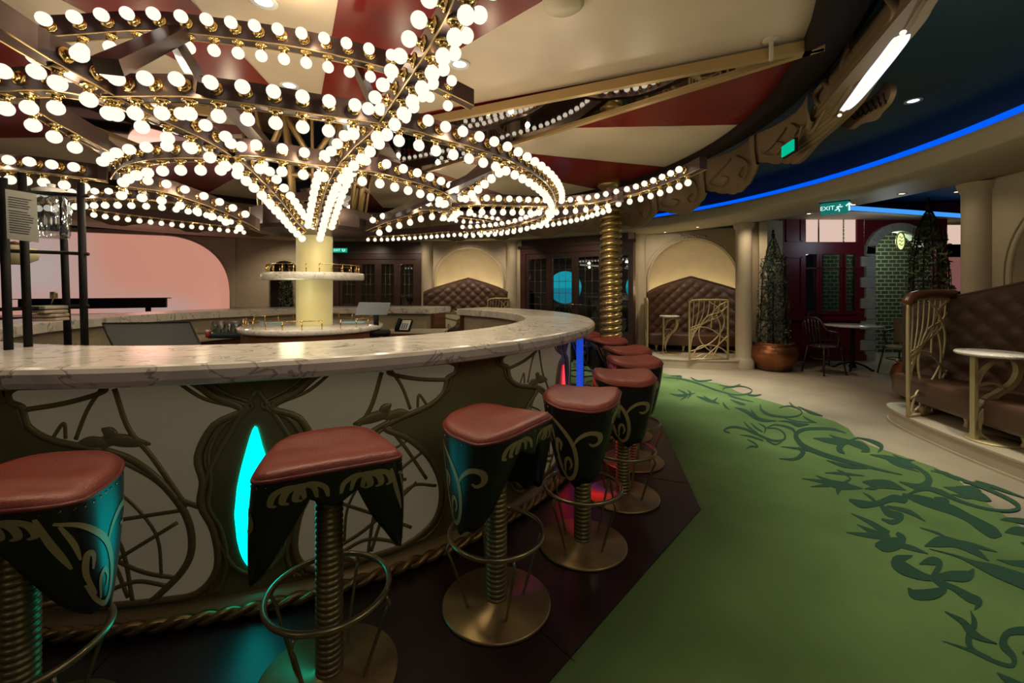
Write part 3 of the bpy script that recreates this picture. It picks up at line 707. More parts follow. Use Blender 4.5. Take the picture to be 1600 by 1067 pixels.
for i, (pts, w) in enumerate([([(1318,-20),(1312,20),(1330,60),(1318,100),(1325,135),(1300,165)], 7), ([(1340,-20),(1352,10),(1330,50),(1340,85),(1330,110),(1308,150)], 5),
        ([(1375,-20),(1400,15),(1385,45),(1362,80),(1345,110),(1322,150),(1300,180)], 5), ([(1300,20),(1285,45),(1300,50),(1298,25)], 6), ([(1290,125),(1272,150),(1285,165),(1298,140),(1288,130)], 5), ([(1275,165),(1262,200),(1270,205),(1292,170)], 4)]):
    P = smooth([oncyl(x, y, 4.42) for x, y in pts], 6); MB().tube(P, w*.0042, 8).build('scroll', M_scallop, crest, True)
cylpoly([(1400,58),(1392,64),(1374,88),(1352,116),(1332,144),(1312,172),(1322,166),(1344,141),(1366,113),(1386,86),(1398,68)], 4.37, .05, 'lit_marquee_box', M_marq)
for k in range(16):
    q = oncyl(1312+k*6.6, 180-k*8.6, 4.36); MB().lathe([(.0001, .012), (.011, .006), (.013, 0), (.009, -.009), (.0001, -.012)], 8, M=Matrix.Translation(q)).build('marquee_bead', M_bulb, crest, True)
cylpoly([(1306,186),(1330,168),(1352,160),(1372,142),(1382,128),(1392,140),(1386,160),(1372,176),(1362,188),(1340,194),(1328,202),(1314,196)], 4.62, .03, 'shell_ornament', M_scallop)
gl = MB(); 
for k in range(7):
    P = [oncyl(1326+k*9, 176-k*5, 4.60), oncyl(1336+k*8, 186-k*4, 4.60), oncyl(1342+k*7, 180-k*4, 4.60)]
    gl.tube(smooth(P, 4), .005, 5)
gl.build('shell_grooves', M_darkbrown, crest, True)
e = thing('exit_light', 'small tilted green exit light fixed to the valance', 'exit light', oncyl(1233, 232, 4.34))
a = ang(oncyl(1233, 232, 4.34)); zz = oncyl(1233, 232, 4.34).z
mb = MB(); mb.box(-.10, .10, -.012, .0, -.045, .045, fr(pol(4.335, a, zz), V(-math.sin(a), math.cos(a), .0), V(math.cos(a), math.sin(a), 0))); mb.build('green_lens', M_exit, e, True)
mb = MB(); mb.box(-.11, .11, .0, .02, -.055, .055, fr(pol(4.337, a, zz), V(-math.sin(a), math.cos(a), .0), V(math.cos(a), math.sin(a), 0))); mb.build('housing', M_black, e, True)
# recessed ceiling lights / detector of the canopy
def downlight(px, py, z, label, r=.045, m=M_downw, grp='recessed ceiling downlights'):
    p = onz(px, py, z-.006); t = thing('recessed_downlight', label, 'downlight', p, 0, grp)
    MB().lathe([(r, .0), (r*1.5, -.004), (r*1.6, .004), (r, .01)], 20).build('trim_ring', M_white if r > .03 else M_brass, t)
    MB().lathe([(.0001, .002), (r, .002)], 16).build('lens', m, t)
downlight(412, 3, ZC, 'round downlight at the top edge of the cream ceiling'); downlight(452, 134, ZC, 'round downlight in the cream sector between two bulb strips')
downlight(718, 101, ZC, 'round downlight beside the big rib in the wide cream sector')
p = onz(880, -2, ZC); tag(MB().lathe([(.11, .0), (.11, -.03), (.09, -.045), (.0001, -.05)], 24, M=Matrix.Translation(p)).build('smoke_detector', M_panel), 'round cream detector dome on the ceiling at the top edge', 'detector')
p = onz(1205, 62, ZC); tag(MB().lathe([(.05, 0), (.05, -.012), (.012, -.015), (.012, -.13), (.0001, -.13)], 12, M=Matrix.Translation(p)).build('ceiling_bracket', M_panel), 'short cream bracket post holding the gold wedge edge', 'bracket')

# ------------------------------------------------------------------ outer ceiling, cove, soffit
RS = 5.75
struct(MB().lathe([(4.40, 2.98), (RS+.15, 2.98), (RS+.15, 2.70)], 128, c=(CX, CY, 0)), 'ceiling_outer', M_bluec)
led = tag(MB().lathe([(RS+.02, 2.665), (RS-.012, 2.672), (RS-.012, 2.715), (RS+.02, 2.72)], 160, c=(CX, CY, 0)).build('cove_led_strip', M_led), 'bright blue LED line running round the dark blue ceiling', 'led strip')
struct(MB().lathe([(RS+.16, 2.67), (RS, 2.67), (RS-.01, 2.655), (RS, 2.62), (RS+.015, 2.60), (RS+.015, 2.52), (RS+.05, 2.50), (6.75, 2.50), (6.75, 2.95)], 160, c=(CX, CY, 0)), 'ceiling_soffit', M_soffit)
mb = MB(); mb.add([V(-14, -4, 3.05), V(14, -4, 3.05), V(14, 17, 3.05), V(-14, 17, 3.05)], [(0, 3, 2, 1)]); struct(mb, 'ceiling_beyond', M_bluec)
def spot(p, e, c=(1, .82, .58), size=70, tgt=None, blend=.8, rad=.04):
    l = bpy.data.lights.new('downlight_and_fill_spot', 'SPOT'); l.energy = e; l.color = c; l.spot_size = D(size); l.spot_blend = blend; l.shadow_soft_size = rad
    o = bpy.data.objects.new('downlight_and_fill_spot', l); col.objects.link(o); o.location = p
    d = (V(*tgt)-V(*p)) if tgt else V(0, 0, -1); o.rotation_euler = d.to_track_quat('-Z', 'Y').to_euler(); return o
def point(p, e, c, rad=.1):
    l = bpy.data.lights.new('bulb_and_fill_light', 'POINT'); l.energy = e; l.color = c; l.shadow_soft_size = rad
    o = bpy.data.objects.new('bulb_and_fill_light', l); col.objects.link(o); o.location = p; return o
SD = [(1039,363,'first downlight above the right alcove'),(1090,355,'second downlight above the right alcove'),(870,383,'downlight over the left leaf of the right doors'),(899,380,'downlight over the middle of the right doors'),(928,378,'downlight over the right leaf of the right doors'),
      (1264,334,'soffit downlight left of the exit sign'),(1333,320,'soffit downlight right of the exit sign'),(1409,303,'soffit downlight before the cafe'),(1496,300,'soffit downlight beside the big right pilaster'),(587,391,'left downlight above the far doors'),(628,391,'right downlight above the far doors')]
for x, y, l in SD: downlight(x, y, 2.50, l, .03, M_down, 'small warm soffit downlights')
for x, y, l in [(1427,158,'oval looking white downlight in the dark blue ceiling'),(1237,250,'small white downlight in blue ceiling by the green exit light'),(1145,301,'tiny downlight in blue ceiling just above the blue line')]: downlight(x, y, 2.98, l, .04, M_downw, 'downlights in the blue ceiling')

# ------------------------------------------------------------------ alcoves with sofas
def alcove_frame(c, deg): o = D(deg); return Matrix.Translation(V(c.x, c.y, 0)) @ Matrix.Rotation(o-PI/2, 4, 'Z')
def alcove(idx, c, deg, x0, x1, wallname, who, step_w=1.0, py=(-.02, -.02), so=(0, 0), sc=1.0, R_=.80, sd=.93, cxs=None, sx_=0, th=0):
    M = alcove_frame(c, deg); ZSP, DP = 1.52, .62; cx = 0; cxs = cxs or (x0, x1)
    w = MB(); n = 24
    arc = [(cx-R_*math.cos(PI*k/n), ZSP+R_*math.sin(PI*k/n)) for k in range(n+1)]
    w.add([V(x0, 0, 0), V(cx-R_, 0, 0), V(cx-R_, 0, ZSP), V(cx-R_, 0, 2.6), V(x0, 0, 2.6), V(x0, 0, ZSP)], [(0, 1, 2, 5), (5, 2, 3, 4)])
    w.add([V(x1, 0, 0), V(cx+R_, 0, 0), V(cx+R_, 0, ZSP), V(cx+R_, 0, 2.6), V(x1, 0, 2.6), V(x1, 0, ZSP)], [(5, 2, 1, 0), (4, 3, 2, 5)])
    w.add([V(x, 0, z) for x, z in arc]+[V(x, 0, 2.6) for x, z in arc], [(i, i+1, n+2+i, n+1+i) for i in range(n)])
    def nic(u, v):                                 # curved niche shell
        a = PI*u; x = -R_*math.cos(a); y = DP*math.sin(a)
        return V(x, y, v*ZSP)
    w.grid(nic, 24, 1)
    def dome(u, v):
        a = PI*u; b = PI/2*v; return V(-R_*math.cos(a)*math.cos(b), DP*math.sin(a)*math.cos(b), ZSP+R_*math.sin(b))
    w.grid(dome, 24, 10)
    w.v = [M @ v for v in w.v]; struct(w, wallname, M_wall)
    t = MB(); t.tube([M @ V(cx-R_-.03, -.012, 0)]+[M @ V(x*1.035, -.012, ZSP+(z-ZSP)*1.035) for x, z in arc]+[M @ V(cx+R_+.03, -.012, 0)], .022, 8)
    t.tube([M @ V(cx-R_-.10, -.008, 0)]+[M @ V(x*1.12, -.008, ZSP+(z-ZSP)*1.10) for x, z in arc]+[M @ V(cx+R_+.10, -.008, 0)], .010, 6)
    for k in range(9): a = PI*(k+.5)/9; t.lathe([(.0001, .02), (.035, .01), (.04, -.01)], 8, M=M @ Matrix.Translation(V(.06*(k-4), -.02, ZSP+R_+.07+.02*math.cos(k*2))) @ Matrix.Rotation(PI/2, 4, 'X'))
    struct(t, 'trim_%d' % (30+idx), M_soffit)
    for sx, sy in ((cxs[0], py[0]), (cxs[1], py[1])):                              # engaged pilaster columns
        mb = MB().lathe([(.17, 0), (.17, .15), (.15, .17), (.13, .2), (.13, 2.40), (.15, 2.43), (.17, 2.5)], 24, c=M @ V(sx, sy, 0)); struct(mb, 'column', M_wall)
    # step platform
    pl = MB(); n = 20; W = (x1-x0)/2*step_w; xm = (x0+x1)/2+sx_
    pts = [(xm-W*math.cos(PI*k/n)*1.0, -sd+.38-.38*math.sin(PI*k/n)**.6) for k in range(n+1)]
    poly = [(xm-W, .0)]+[(x, y) for x, y in pts]+[(xm+W, .0)]
    pl.prism(poly, 0, .135, M).prism([(xm+(x-xm)*1.012, y-.012 if y < -.01 else y) for x, y in poly], .135, .152, M).prism([(xm+(x-xm)*1.01, y-.01 if y < -.01 else y) for x, y in poly], 0, .02, M)
    struct(pl, 'floor_step_%d' % idx, M_stone)
    # sofa
    s = thing('alcove_sofa', 'brown button tufted sofa with peaked back '+who, 'sofa', M @ V(so[0], so[1]-.0, .152), D(deg)-PI/2, 'alcove sofas')
    L = .96*sc
    def top(x): return 1.10-th+.34*(1-abs(x)/L)**.75 if abs(x) < L else 1.10
    def yb(x): return -.04-.42*(abs(x)/L)**2.6
    nu, nv = 96, 48
    def bk(u, v):
        x = (u*2-1)*L; z = .30+v*(top(x)-.30); g = 0
        p = x/.115; q = z/.105; d = abs(math.sin(PI*(p+q)/2))*abs(math.sin(PI*(p-q)/2)); g = .035*d**.5
        edge = min(1, (1-abs(x)/L)*10, (1-v)*8); return V(x, yb(x)-.10-g*max(.0, edge)-.0, z)
    mb = MB().grid(bk, nu, nv)
    vs = []
    for i in range(nu+1):
        x = (i/nu*2-1)*L; vs += [V(x, yb(x)-.10, top(x)), V(x, yb(x)-.05, top(x)+.03), V(x, yb(x)+.0, top(x)), V(x, yb(x), .0)]
    mb.add(vs, [(4*i+j, 4*i+4+j, 4*i+5+j, 4*i+1+j) for i in range(nu) for j in range(3)], True)
    mb.build('tufted_back', M_sofa, s)
    seat = MB(); m = 40; pr = []
    for k in range(m+1):
        x = (k/m*2-1)*L*.98; pr.append((x, yb(x)-.08))
    for k in range(m, -1, -1):
        x = (k/m*2-1)*L*.98; pr.append((x, -.66-.10*max(0, math.cos(PI*x/L/2))**.6))
    N = len(pr); cxm, cym = 0, -.45; vs = []
    lv = [(0.97, .13), (1.0, .16), (1.0, .30), (.985, .33), (.95, .345)]
    for k, z in lv: vs += [V(x*k, cym+(y-cym)*k, z) for x, y in pr]
    fs = [tuple(range((len(lv)-1)*N, len(lv)*N)), tuple(range(N))[::-1]]+[(j*N+i, j*N+(i+1) % N, (j+1)*N+(i+1) % N, (j+1)*N+i) for j in range(len(lv)-1) for i in range(N)]
    seat.add(vs, fs, True).build('seat_cushion', mat('sofa seat leather '+str(idx), (.085, .04, .024), .4), s)
    for x in (-.75, -.25, .25, .75):
        MB().lathe([(.012, 0), (.03, .02), (.018, .05), (.04, .14)], 10, c=(x, -.60, 0)).build('leg', M_filigree, s)
    hb = MB(); P = [V((i/nu*2-1)*L, yb((i/nu*2-1)*L)-.05, top((i/nu*2-1)*L)+.03) for i in range(nu+1)]; hb.tube(P, .016, 8); hb.build('top_roll', M_sofa, s)
    # glow strip behind the sofa back
    g = MB(); P = [M @ V((i/30*2-1)*.74, .03+.40*math.cos((i/30*2-1)*1.3)-.1, .152+top((i/30*2-1)*.8)-.06) for i in range(31)]
    g.tube(P, .012, 6); tag(g.build('alcove_led_strip', glow('warm niche strip %d' % idx, (1, .80, .38), 24 if idx < 3 else 2)), 'warm hidden light line glowing '+who, 'led strip', 'niche light lines')
    return M
def filigree(loc, d, w, h, label, flip=1, th=.03):
    t = thing('filigree_screen', label, 'screen', loc, math.atan2(d.y, d.x), 'gilt filigree screens')
    fm = MB(); b = .018
    P = smooth([V(0, 0, 0), V(0, 0, h-.12), V(.03, 0, h-.03), V(.12, 0, h), V(w-.05, 0, h), V(w, 0, h-.03)], 5)+[V(w, 0, 0)]
    fm.tube(P, .017, 8).tube([V(0, 0, .015), V(w, 0, .015)], .015, 8); fm.build('frame', M_filigree, t)
    fg = MB()
    for j in range(7):                               # fan of reeds from the lower corner
        x = w*(.10+.12*j)
        fg.tube(smooth([V(.03*w, 0, h*(.18+.06*j)), V(x*.5, 0, h*(.45+.03*j)), V(x, 0, h*.75), V(min(w, x*1.15), 0, h)], 6), .008, 6)
    for pts in ([(.0,.15),(.3,.2),(.62,.32),(.85,.5),(.9,.7),(.72,.88),(.5,.98)], [(.05,.02),(.2,.2),(.5,.25),(.8,.2),(1,.1)], [(.9,.02),(.6,.12),(.3,.3),(.25,.5),(.45,.72),(.8,.8),(1,.9)], [(.3,.0),(.6,.16),(.9,.34),(1,.4)],
                [(.0,.5),(.3,.55),(.6,.5),(1,.3)], [(.55,.5),(.6,.75),(.75,.9),(1,.98)], [(.15,.05),(.4,.10),(.7,.06)], [(.55,.0),(.75,.25),(.8,.55),(.7,.75)]):
        fg.tube(smooth([V(x*w, 0, z*h) for x, z in pts], 6), .011, 6)
    fg.build('curling_reeds', M_filigree, t); return t
def side_table(loc, label, w=.36, rz=0):
    t = thing('side_table', label, 'table', loc, rz, 'gilt side tables of the alcoves')
    MB().lathe([(.0001, .695), (w/2-.01, .695), (w/2, .705), (w/2, .715), (w/2-.008, .722), (.0001, .722)], 40).build('marble_top', M_marble2, t)
    MB().lathe([(.0001, 0), (.17, 0), (.175, .006), (.17, .012), (.0001, .014)], 40).build('base_disc', M_filigree, t)
    k = w/.42
    def slab(P, ws, m):                              # flat cut brass bar, 30 mm deep
        P = smooth([V(x*k, 0, z) for x, z in P], 6); n = len(P); vs = []
        for i, p in enumerate(P):
            a, b = P[max(0, i-1)], P[min(n-1, i+1)]; d = (b-a).normalized(); nn = V(-d.z, 0, d.x); ww = ws[0]+(ws[1]-ws[0])*i/(n-1)
            for s1, s2 in ((1, 1), (1, -1), (-1, -1), (-1, 1)): vs.append(p+nn*ww*s1+V(0, .022*s2, 0))
        return m.add(vs, [(4*i+q, 4*i+(q+1) % 4, 4*i+4+(q+1) % 4, 4*i+4+q) for i in range(n-1) for q in range(4)]+[(3, 2, 1, 0), (4*n-4, 4*n-3, 4*n-2, 4*n-1)])
    m = MB(); slab([(-.13, .012), (-.13, .35), (-.13, .69)], (.015, .012), m); slab([(-.13, .685), (0, .69), (.16, .685)], (.012, .012), m)
    slab([(-.12, .05), (-.10, .18), (.0, .36), (.12, .46), (.165, .56), (.15, .65), (.10, .69)], (.022, .02), m); slab([(-.125, .42), (-.08, .55), (.0, .64), (.09, .66)], (.007, .007), m)
    slab([(-.11, .28), (-.04, .36), (.03, .40)], (.008, .006), m); slab([(-.12, .10), (-.09, .05), (-.04, .014)], (.012, .006), m); slab([(-.12, .45), (.0, .47), (.07, .43)], (.006, .006), m)
    m.build('curved_stem', M_filigree, t); return t
def XZ(px, Y): return V((px-HX)/F*Y, Y, 0)
# right-hand alcove (seen whole, behind the coil column)
A2 = alcove(1, XZ(1082, 8.9), 80, -1.10, 1.06, 'wall_right', 'under the lit arch right of the coil column', py=(-.02, -1.30), so=(-.04, .06), sc=.95, R_=.86, sd=1.52, cxs=(-1.06, .55), sx_=-.26, step_w=.83)
A1 = alcove(2, XZ(733, 10.35), 86, -1.02, 1.02, 'wall_back', 'in the far alcove behind the bar gap')
c3 = V(4.80, 3.45, 0); A3 = alcove(3, c3, -8, -1.15, 1.15, 'wall_front', 'on the round step at the right edge', step_w=1.0, so=(-.02, -.22), sc=1.12, th=.10, sd=1.10)
filigree(V(3.04, 7.42, .152), V(.72, .08, 0), .70, 1.03, 'tall gilt filigree screen beside the right alcove sofa')
filigree(A2 @ V(-1.0, -.85, .152), A2.to_3x3() @ V(.05, 1, 0), .6, 1.03, 'gilt screen seen edge on at the left end of the right alcove')
filigree(A1 @ V(.55, -.8, .152), A1.to_3x3() @ V(1, .25, 0), .48, 1.0, 'gilt filigree screen in the far alcove')
p3 = onz(1419, 652, .152); filigree(p3, V(.95, .3, 0), .60, 1.14, 'gilt screen with a wood cap at the near sofa on the right', 1)
side_table(onz(1046, 553, .152), 'small side table in front of the right alcove sofa', .36)
side_table(onz(1552, 689, .152), 'gold stemmed side table with pale marble top at the right edge', .46, D(-6))
side_table(A1 @ V(-.05, -.62, .152), 'pale side table in the far alcove', .36)
# arm cap of the near sofa
P = [V(p3.x-.02, p3.y, 1.24), V(p3.x+.06, p3.y+.02, 1.31), V(p3.x+.3, p3.y+.09, 1.34), V(p3.x+.62, p3.y+.19, 1.34)]
tag(MB().tube(smooth(P, 5), .045, 10).build('armrest_cap', M_wood), 'rounded brown wood cap on top of the near gilt screen', 'armrest')

# ------------------------------------------------------------------ walls between
wn = [0]
def wallseg(name, p, q, z0=0, z1=2.6, m=M_wall, th=.12):
    d = (q-p); L = d.length; d.normalize(); s = V(-d.y, d.x, 0)
    return struct(MB().box(0, L, 0, th, z0, z1, fr(V(p.x, p.y, 0), d, s)), name, m)
a2l = A2 @ V(-1.10, 0, 0); a2r = A2 @ V(1.06, 0, 0); a1l = A1 @ V(-1.02, 0, 0); a1r = A1 @ V(1.02, 0, 0)
wallseg('wall_right_pier', A2 @ V(.62, -1.28, 0), XZ(1223, 7.8)); wallseg('wall_right_return', a2r, A2 @ V(.80, -1.3, 0))
door2a, door2b = XZ(815, 10.2), XZ(991, 8.65)
wallseg('wall_back_pier', a1r, door2a); wallseg('wall_back_link', door2b, a2l)
d1a, d1b = XZ(522, 10.5), XZ(660, 10.45)
wallseg('wall_back_left_pier', d1b, a1l)
nl, nr = XZ(420, 10.3), XZ(468, 10.4)
wallseg('wall_left_back', XZ(362, 10.1), nl); wallseg('wall_left_link', nr, d1a)
wallseg('wall_left_header', nl, nr, 2.05, 2.6)
mb = MB(); d = nr-nl; n = 12; r = d.length/2
mb.add([nl+d*(.5-.5*math.cos(PI*k/n))+V(0, 0, 1.72+r*.92*math.sin(PI*k/n)) for k in range(n+1)]+[nl+d*(.5-.5*math.cos(PI*k/n))+V(0, 0, 2.06) for k in range(n+1)], [(i, i+1, n+2+i, n+1+i) for i in range(n)]); struct(mb, 'trim_40', M_wall)
wallseg('wall_niche_back', nl+V(0, .6, 0), nr+V(.2, .6, 0), 0, 2.6, M_soffit)
for i, (p, q) in enumerate([(XZ(362, 10.08), nl), ]):    # low panelled wainscot
    wallseg('baseboard_left', p-V(0, .04, 0), q-V(0, .04, 0), 0, .95, M_wall, .04); wallseg('trim_41', p-V(0, .07, 0), q-V(0, .07, 0), .93, .97, M_soffit, .05)
# pink backlit stage screen with a big arch at the left
pl0, pl1 = XZ(-60, 8.2), XZ(366, 10.05)
d = (pl1-pl0); L = d.length; dn = d.normalized(); s = V(-dn.y, dn.x, 0); Mp = fr(pl0, dn, s)
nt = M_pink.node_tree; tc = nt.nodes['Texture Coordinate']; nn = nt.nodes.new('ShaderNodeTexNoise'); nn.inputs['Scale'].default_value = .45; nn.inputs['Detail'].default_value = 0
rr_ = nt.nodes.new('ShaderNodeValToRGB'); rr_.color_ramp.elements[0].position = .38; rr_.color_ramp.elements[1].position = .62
rr_.color_ramp.elements[0].color = (.80, .36, .26, 1); rr_.color_ramp.elements[1].color = (.62, .50, .48, 1)  # salmon and grey light variation painted into the screen's glow
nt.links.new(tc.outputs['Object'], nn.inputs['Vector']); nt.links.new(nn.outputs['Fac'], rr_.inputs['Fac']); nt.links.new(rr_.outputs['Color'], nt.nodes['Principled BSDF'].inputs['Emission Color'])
scr = thing('stage_screen', 'large pink glowing backdrop screen along the left wall', 'screen', pl0)
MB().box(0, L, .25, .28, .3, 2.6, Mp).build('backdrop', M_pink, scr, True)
mb = MB(); n = 24                                    # spandrel round the arched end
ra = .85
for k in range(n):
    a0, a1 = PI/2*k/n, PI/2*(k+1)/n
    mb.add([Mp @ V(L-.45-ra+ra*1.45*math.cos(a), .0, 1.15+1.40*math.sin(a)**.8) for a in (a0, a1)]+[Mp @ V(L-.45-ra+ra*1.45*math.cos(a)+.0, .0, 2.6) for a in (a1, a0)], [(0, 1, 2, 3)])
mb.box(L-.45-ra+ra*1.45, L+.02, -.0, .1, 0, 2.6, Mp); mb.box(0, L, 0, .1, 2.54, 2.62, Mp); struct(mb, 'wall_left', M_wall)
mb = MB(); mb.tube([Mp @ V(L-.45-ra+ra*1.45, -.02, 0.3)]+[Mp @ V(L-.45-ra+ra*1.45*math.cos(PI/2*k/20), -.02, 1.15+1.40*math.sin(PI/2*k/20)**.8) for k in range(21)], .02, 6); struct(mb, 'trim_42', M_soffit)
struct(MB().box(0, L+.2, -.7, .3, 0, .85, Mp), 'floor_stage', M_wood)
mb = MB().box(L*.23, L*.74, -.55, -.45, .98, 1.17, Mp).box(L*.215, L*.755, -.57, -.43, 1.17, 1.185, Mp).box(L*.3, L*.32, -.52, -.48, .85, .98, Mp).box(L*.66, L*.68, -.52, -.48, .85, .98, Mp)
tag(mb.build('long_black_box', M_black), 'long low black box in front of the pink screen', 'speaker')
wallseg('wall_left_near', XZ(-60, 8.2), V(-8.6, 1.0, 0)); wallseg('wall_left_front', V(-8.6, 1, 0), V(-6, -3, 0))

# ------------------------------------------------------------------ leaded glass double doors
def doors(i, pa, pb, zt, who, port, eb=.14):
    d = pb-pa; L = d.length; dn = d.normalized(); s = V(-dn.y, dn.x, 0); M = fr(V(pa.x, pa.y, 0), dn, s)
    o = MB(); 
    o.box(0, L, -.06, .08, zt-.16, zt+.0, M); o.box(0, .14, -.06, .08, 0, zt-.16, M); o.box(L-eb, L, -.06, .08, 0, zt-.16, M); o.box(-.05, L+.05, -.09, -.03, zt-.03, zt+.03, M); o.box(.14, L-eb, -.03, .03, zt-.2, zt-.16, M)
    o.box(0, L, .0, .08, zt, 2.6, M)
    t = tag(o.build('door_%d' % i, M_darkwood), kind='structure')
    n = 4; w = (L-.14-eb)/n
    for k in range(n):
        x0, x1 = .14+k*w, .14+(k+1)*w; st = .075 if w > .4 else .05
        lf = MB(); lf.box(x0, x0+st, -.03, .03, .02, zt-.2, M).box(x1-st, x1, -.03, .03, .02, zt-.2, M).box(x0+st, x1-st, -.03, .03, .02, .5, M).box(x0+st, x1-st, -.03, .03, zt-.28, zt-.2, M)
        leaf = lf.build('door_leaf', M_darkwood, t, True)
        MB().box(x0+st, x1-st, -.004, .004, .5, zt-.28, M).build('glass_pane', M_glassd, leaf, True)
        ld = MB(); a0, a1 = x0+st, x1-st; z0, z1 = .5, zt-.28; nz = 6; dz = (z1-z0)/nz; nx = 3
        for q in range(1, nx): ld.tube([M @ V(a0+(a1-a0)*q/nx, -.008, z0), M @ V(a0+(a1-a0)*q/nx, -.008, z1)], .004, 4)
        for q in range(1, nz):
            ld.tube([M @ V(a0, -.008, z0+dz*q), M @ V(a1, -.008, z0+dz*q)], .004, 4)
            for u in range(1, nx):
                c = V(a0+(a1-a0)*u/nx, -.008, z0+dz*q); ld.tube([M @ (c+V(.02*math.cos(PI/2*j), 0, .02*math.sin(PI/2*j))) for j in range(4)], .004, 4, closed=True)
        ld.build('lead_cames', M_lead, leaf, True)
        if k in (1, 2):
            xh = x1-st/2 if k == 1 else x0+st/2
            MB().tube([M @ V(xh, -.05, 1.02), M @ V(xh, -.05, 1.04)], .02, 8).tube([M @ V(xh, -.06, 1.03), M @ V(xh-.14*(1 if k == 1 else -1), -.06, 1.03)], .009, 8).build('door_handle', M_brass, leaf, True)
    return M, L
Md2, L2 = doors(1, door2a, door2b, 2.33, 'right', True, .04)
Md1, L1 = doors(2, d1a, d1b, 2.24, 'far', False)
struct(MB().box(-2.6, 4.0, 12.6, 12.7, 0, 2.8).box(-7.0, -2.6, 12.2, 12.3, 0, 2.8), 'wall_corridor', M_darkin)
def porthole(px, py, Y, r, label):
    c = onY(px, py, Y); t = thing('porthole', label, 'window', c, 0, 'round sea windows seen through the doors')
    n = 40
    MB().add([V(r*math.cos(2*PI*k/n), 0, r*math.sin(2*PI*k/n)) for k in range(n)], [tuple(range(n))]).build('sky_view', M_sea, t)
    MB().add([V(r*math.cos(a), -.01, r*math.sin(a)) for a in [D(-178+k*176/24) for k in range(25)]], [tuple(range(25))]).build('sea_view', M_sea2, t)
    MB().tube([V(r*math.cos(2*PI*k/n), -.01, r*math.sin(2*PI*k/n)) for k in range(n)], .04, 8, closed=True).build('round_frame', M_darkwood, t)
porthole(883, 449, 12.3, .50, 'cyan round sea window behind the left leaf of the right doors'); porthole(1004, 449, 11.6, .49, 'cyan round sea window right of the coil column')
# objects in the corridor seen as low dark shapes
tag(MB().rbox(.8, 2.3, 11.0, 11.6, 0, .9, .1).build('corridor_bench', M_black), 'dark bench in the corridor below the cyan window', 'bench')

# ------------------------------------------------------------------ coil column
cc = thing('coil_column', 'tall antique gold spiral ribbed column right of the bar', 'column', (1.48, 6.48, 0))
MB().lathe([(.17, 0), (.22, .0), (.22, .05), (.18, .09), (.12, .1), (.12, 2.86), (.16, 2.875), (.19, 2.90), (.2, 2.93)], 32).build('core', M_coil, cc)
P = []; z = .1; turns = int((2.84-.1)/.098)
for k in range(turns*20+1): a = 2*PI*k/20; P.append(V(.128*math.cos(a), .128*math.sin(a), .12+.098*k/20))
MB().tube(P, .038, 8).build('spiral', M_coil, cc)

# ------------------------------------------------------------------ planters
def planter(loc, pr, ph, top, label, seed):
    rnd = random.Random(seed); t = thing('potted_topiary', label, 'plant', loc, 0, 'ivy obelisks in copper pots')
    MB().lathe([(pr*.55, 0), (pr*.72, .02), (pr*.93, ph*.35), (pr, ph*.62), (pr*.93, ph*.84), (pr*.80, ph*.93), (pr*.86, ph*.98), (pr*.84, ph), (pr*.76, ph*.97), (pr*.76, ph*.9), (.0001, ph*.9)], 48).build('pot', M_copper, t)
    ob = MB(); H_ = top-ph; rb = pr*.62
    for k in range(6):
        a = 2*PI*k/6; ob.tube([V(rb*math.cos(a), rb*math.sin(a), ph*.9), V(rb*.80*math.cos(a), rb*.80*math.sin(a), ph+H_*.62), V(rb*.42*math.cos(a), rb*.42*math.sin(a), ph+H_*.85), V(.01, 0, ph+H_*.96)], .008, 5)
    for q in (.2, .5, .75): ob.tube([V(rb*(.97-.25*q)*math.cos(2*PI*j/24), rb*(.97-.25*q)*math.sin(2*PI*j/24), ph+H_*q) for j in range(24)], .006, 5, closed=True)
    ob.lathe([(.01, ph+H_*.93), (.03, ph+H_*.97), (.012, ph+H_*.985), (.025, ph+H_), (.0001, ph+H_*1.02)], 10); ob.build('obelisk_frame', M_black, t)
    lf = MB(); st = MB()
    for k in range(9):
        a = rnd.random()*6.28; P = [V((rb*(1-.3*j/10)+rnd.uniform(-.03, .03))*math.cos(a+j*.35), (rb*(1-.3*j/10)+rnd.uniform(-.03, .03))*math.sin(a+j*.35), ph*.9+H_*.85*j/10) for j in range(11)]
        st.tube(smooth(P, 3), .005, 4)
    st.build('vines', M_stem, t)
    for k in range(1500):
        h = rnd.random()**.9; a = rnd.random()*6.28; r = rb*(1.08-.35*h)*(rnd.uniform(.55, 1.12))*(1 if h < .8 else max(.25, (1-h)*4.5))
        c = V(r*math.cos(a), r*math.sin(a), ph*.92+h*H_*.93); s = rnd.uniform(.018, .038)
        n = V(rnd.uniform(-1, 1), rnd.uniform(-1, 1), rnd.uniform(-.4, 1)).normalized(); x = n.orthogonal().normalized(); x = Matrix.Rotation(rnd.random()*6.28, 3, n) @ x; y = n.cross(x)
        lf.add([c-x*s, c-y*s*.55+x*s*.1, c+x*s*1.2, c+y*s*.55+x*s*.1], [(0, 1, 2, 3)])
    lf.build('ivy_leaves', M_leaf, t); return t
planter(onz(1208, 577, 0), .37, .47, 2.36, 'ivy obelisk in a big copper pot between alcove and red shopfront', 3)
planter(V(5.14, 5.35, 0), .36, .47, 2.48, 'taller ivy obelisk behind the near sofa at the right', 5)
planter(XZ(447, 10.7), .25, .4, 2.0, 'dark topiary inside the narrow niche at the back left', 8)

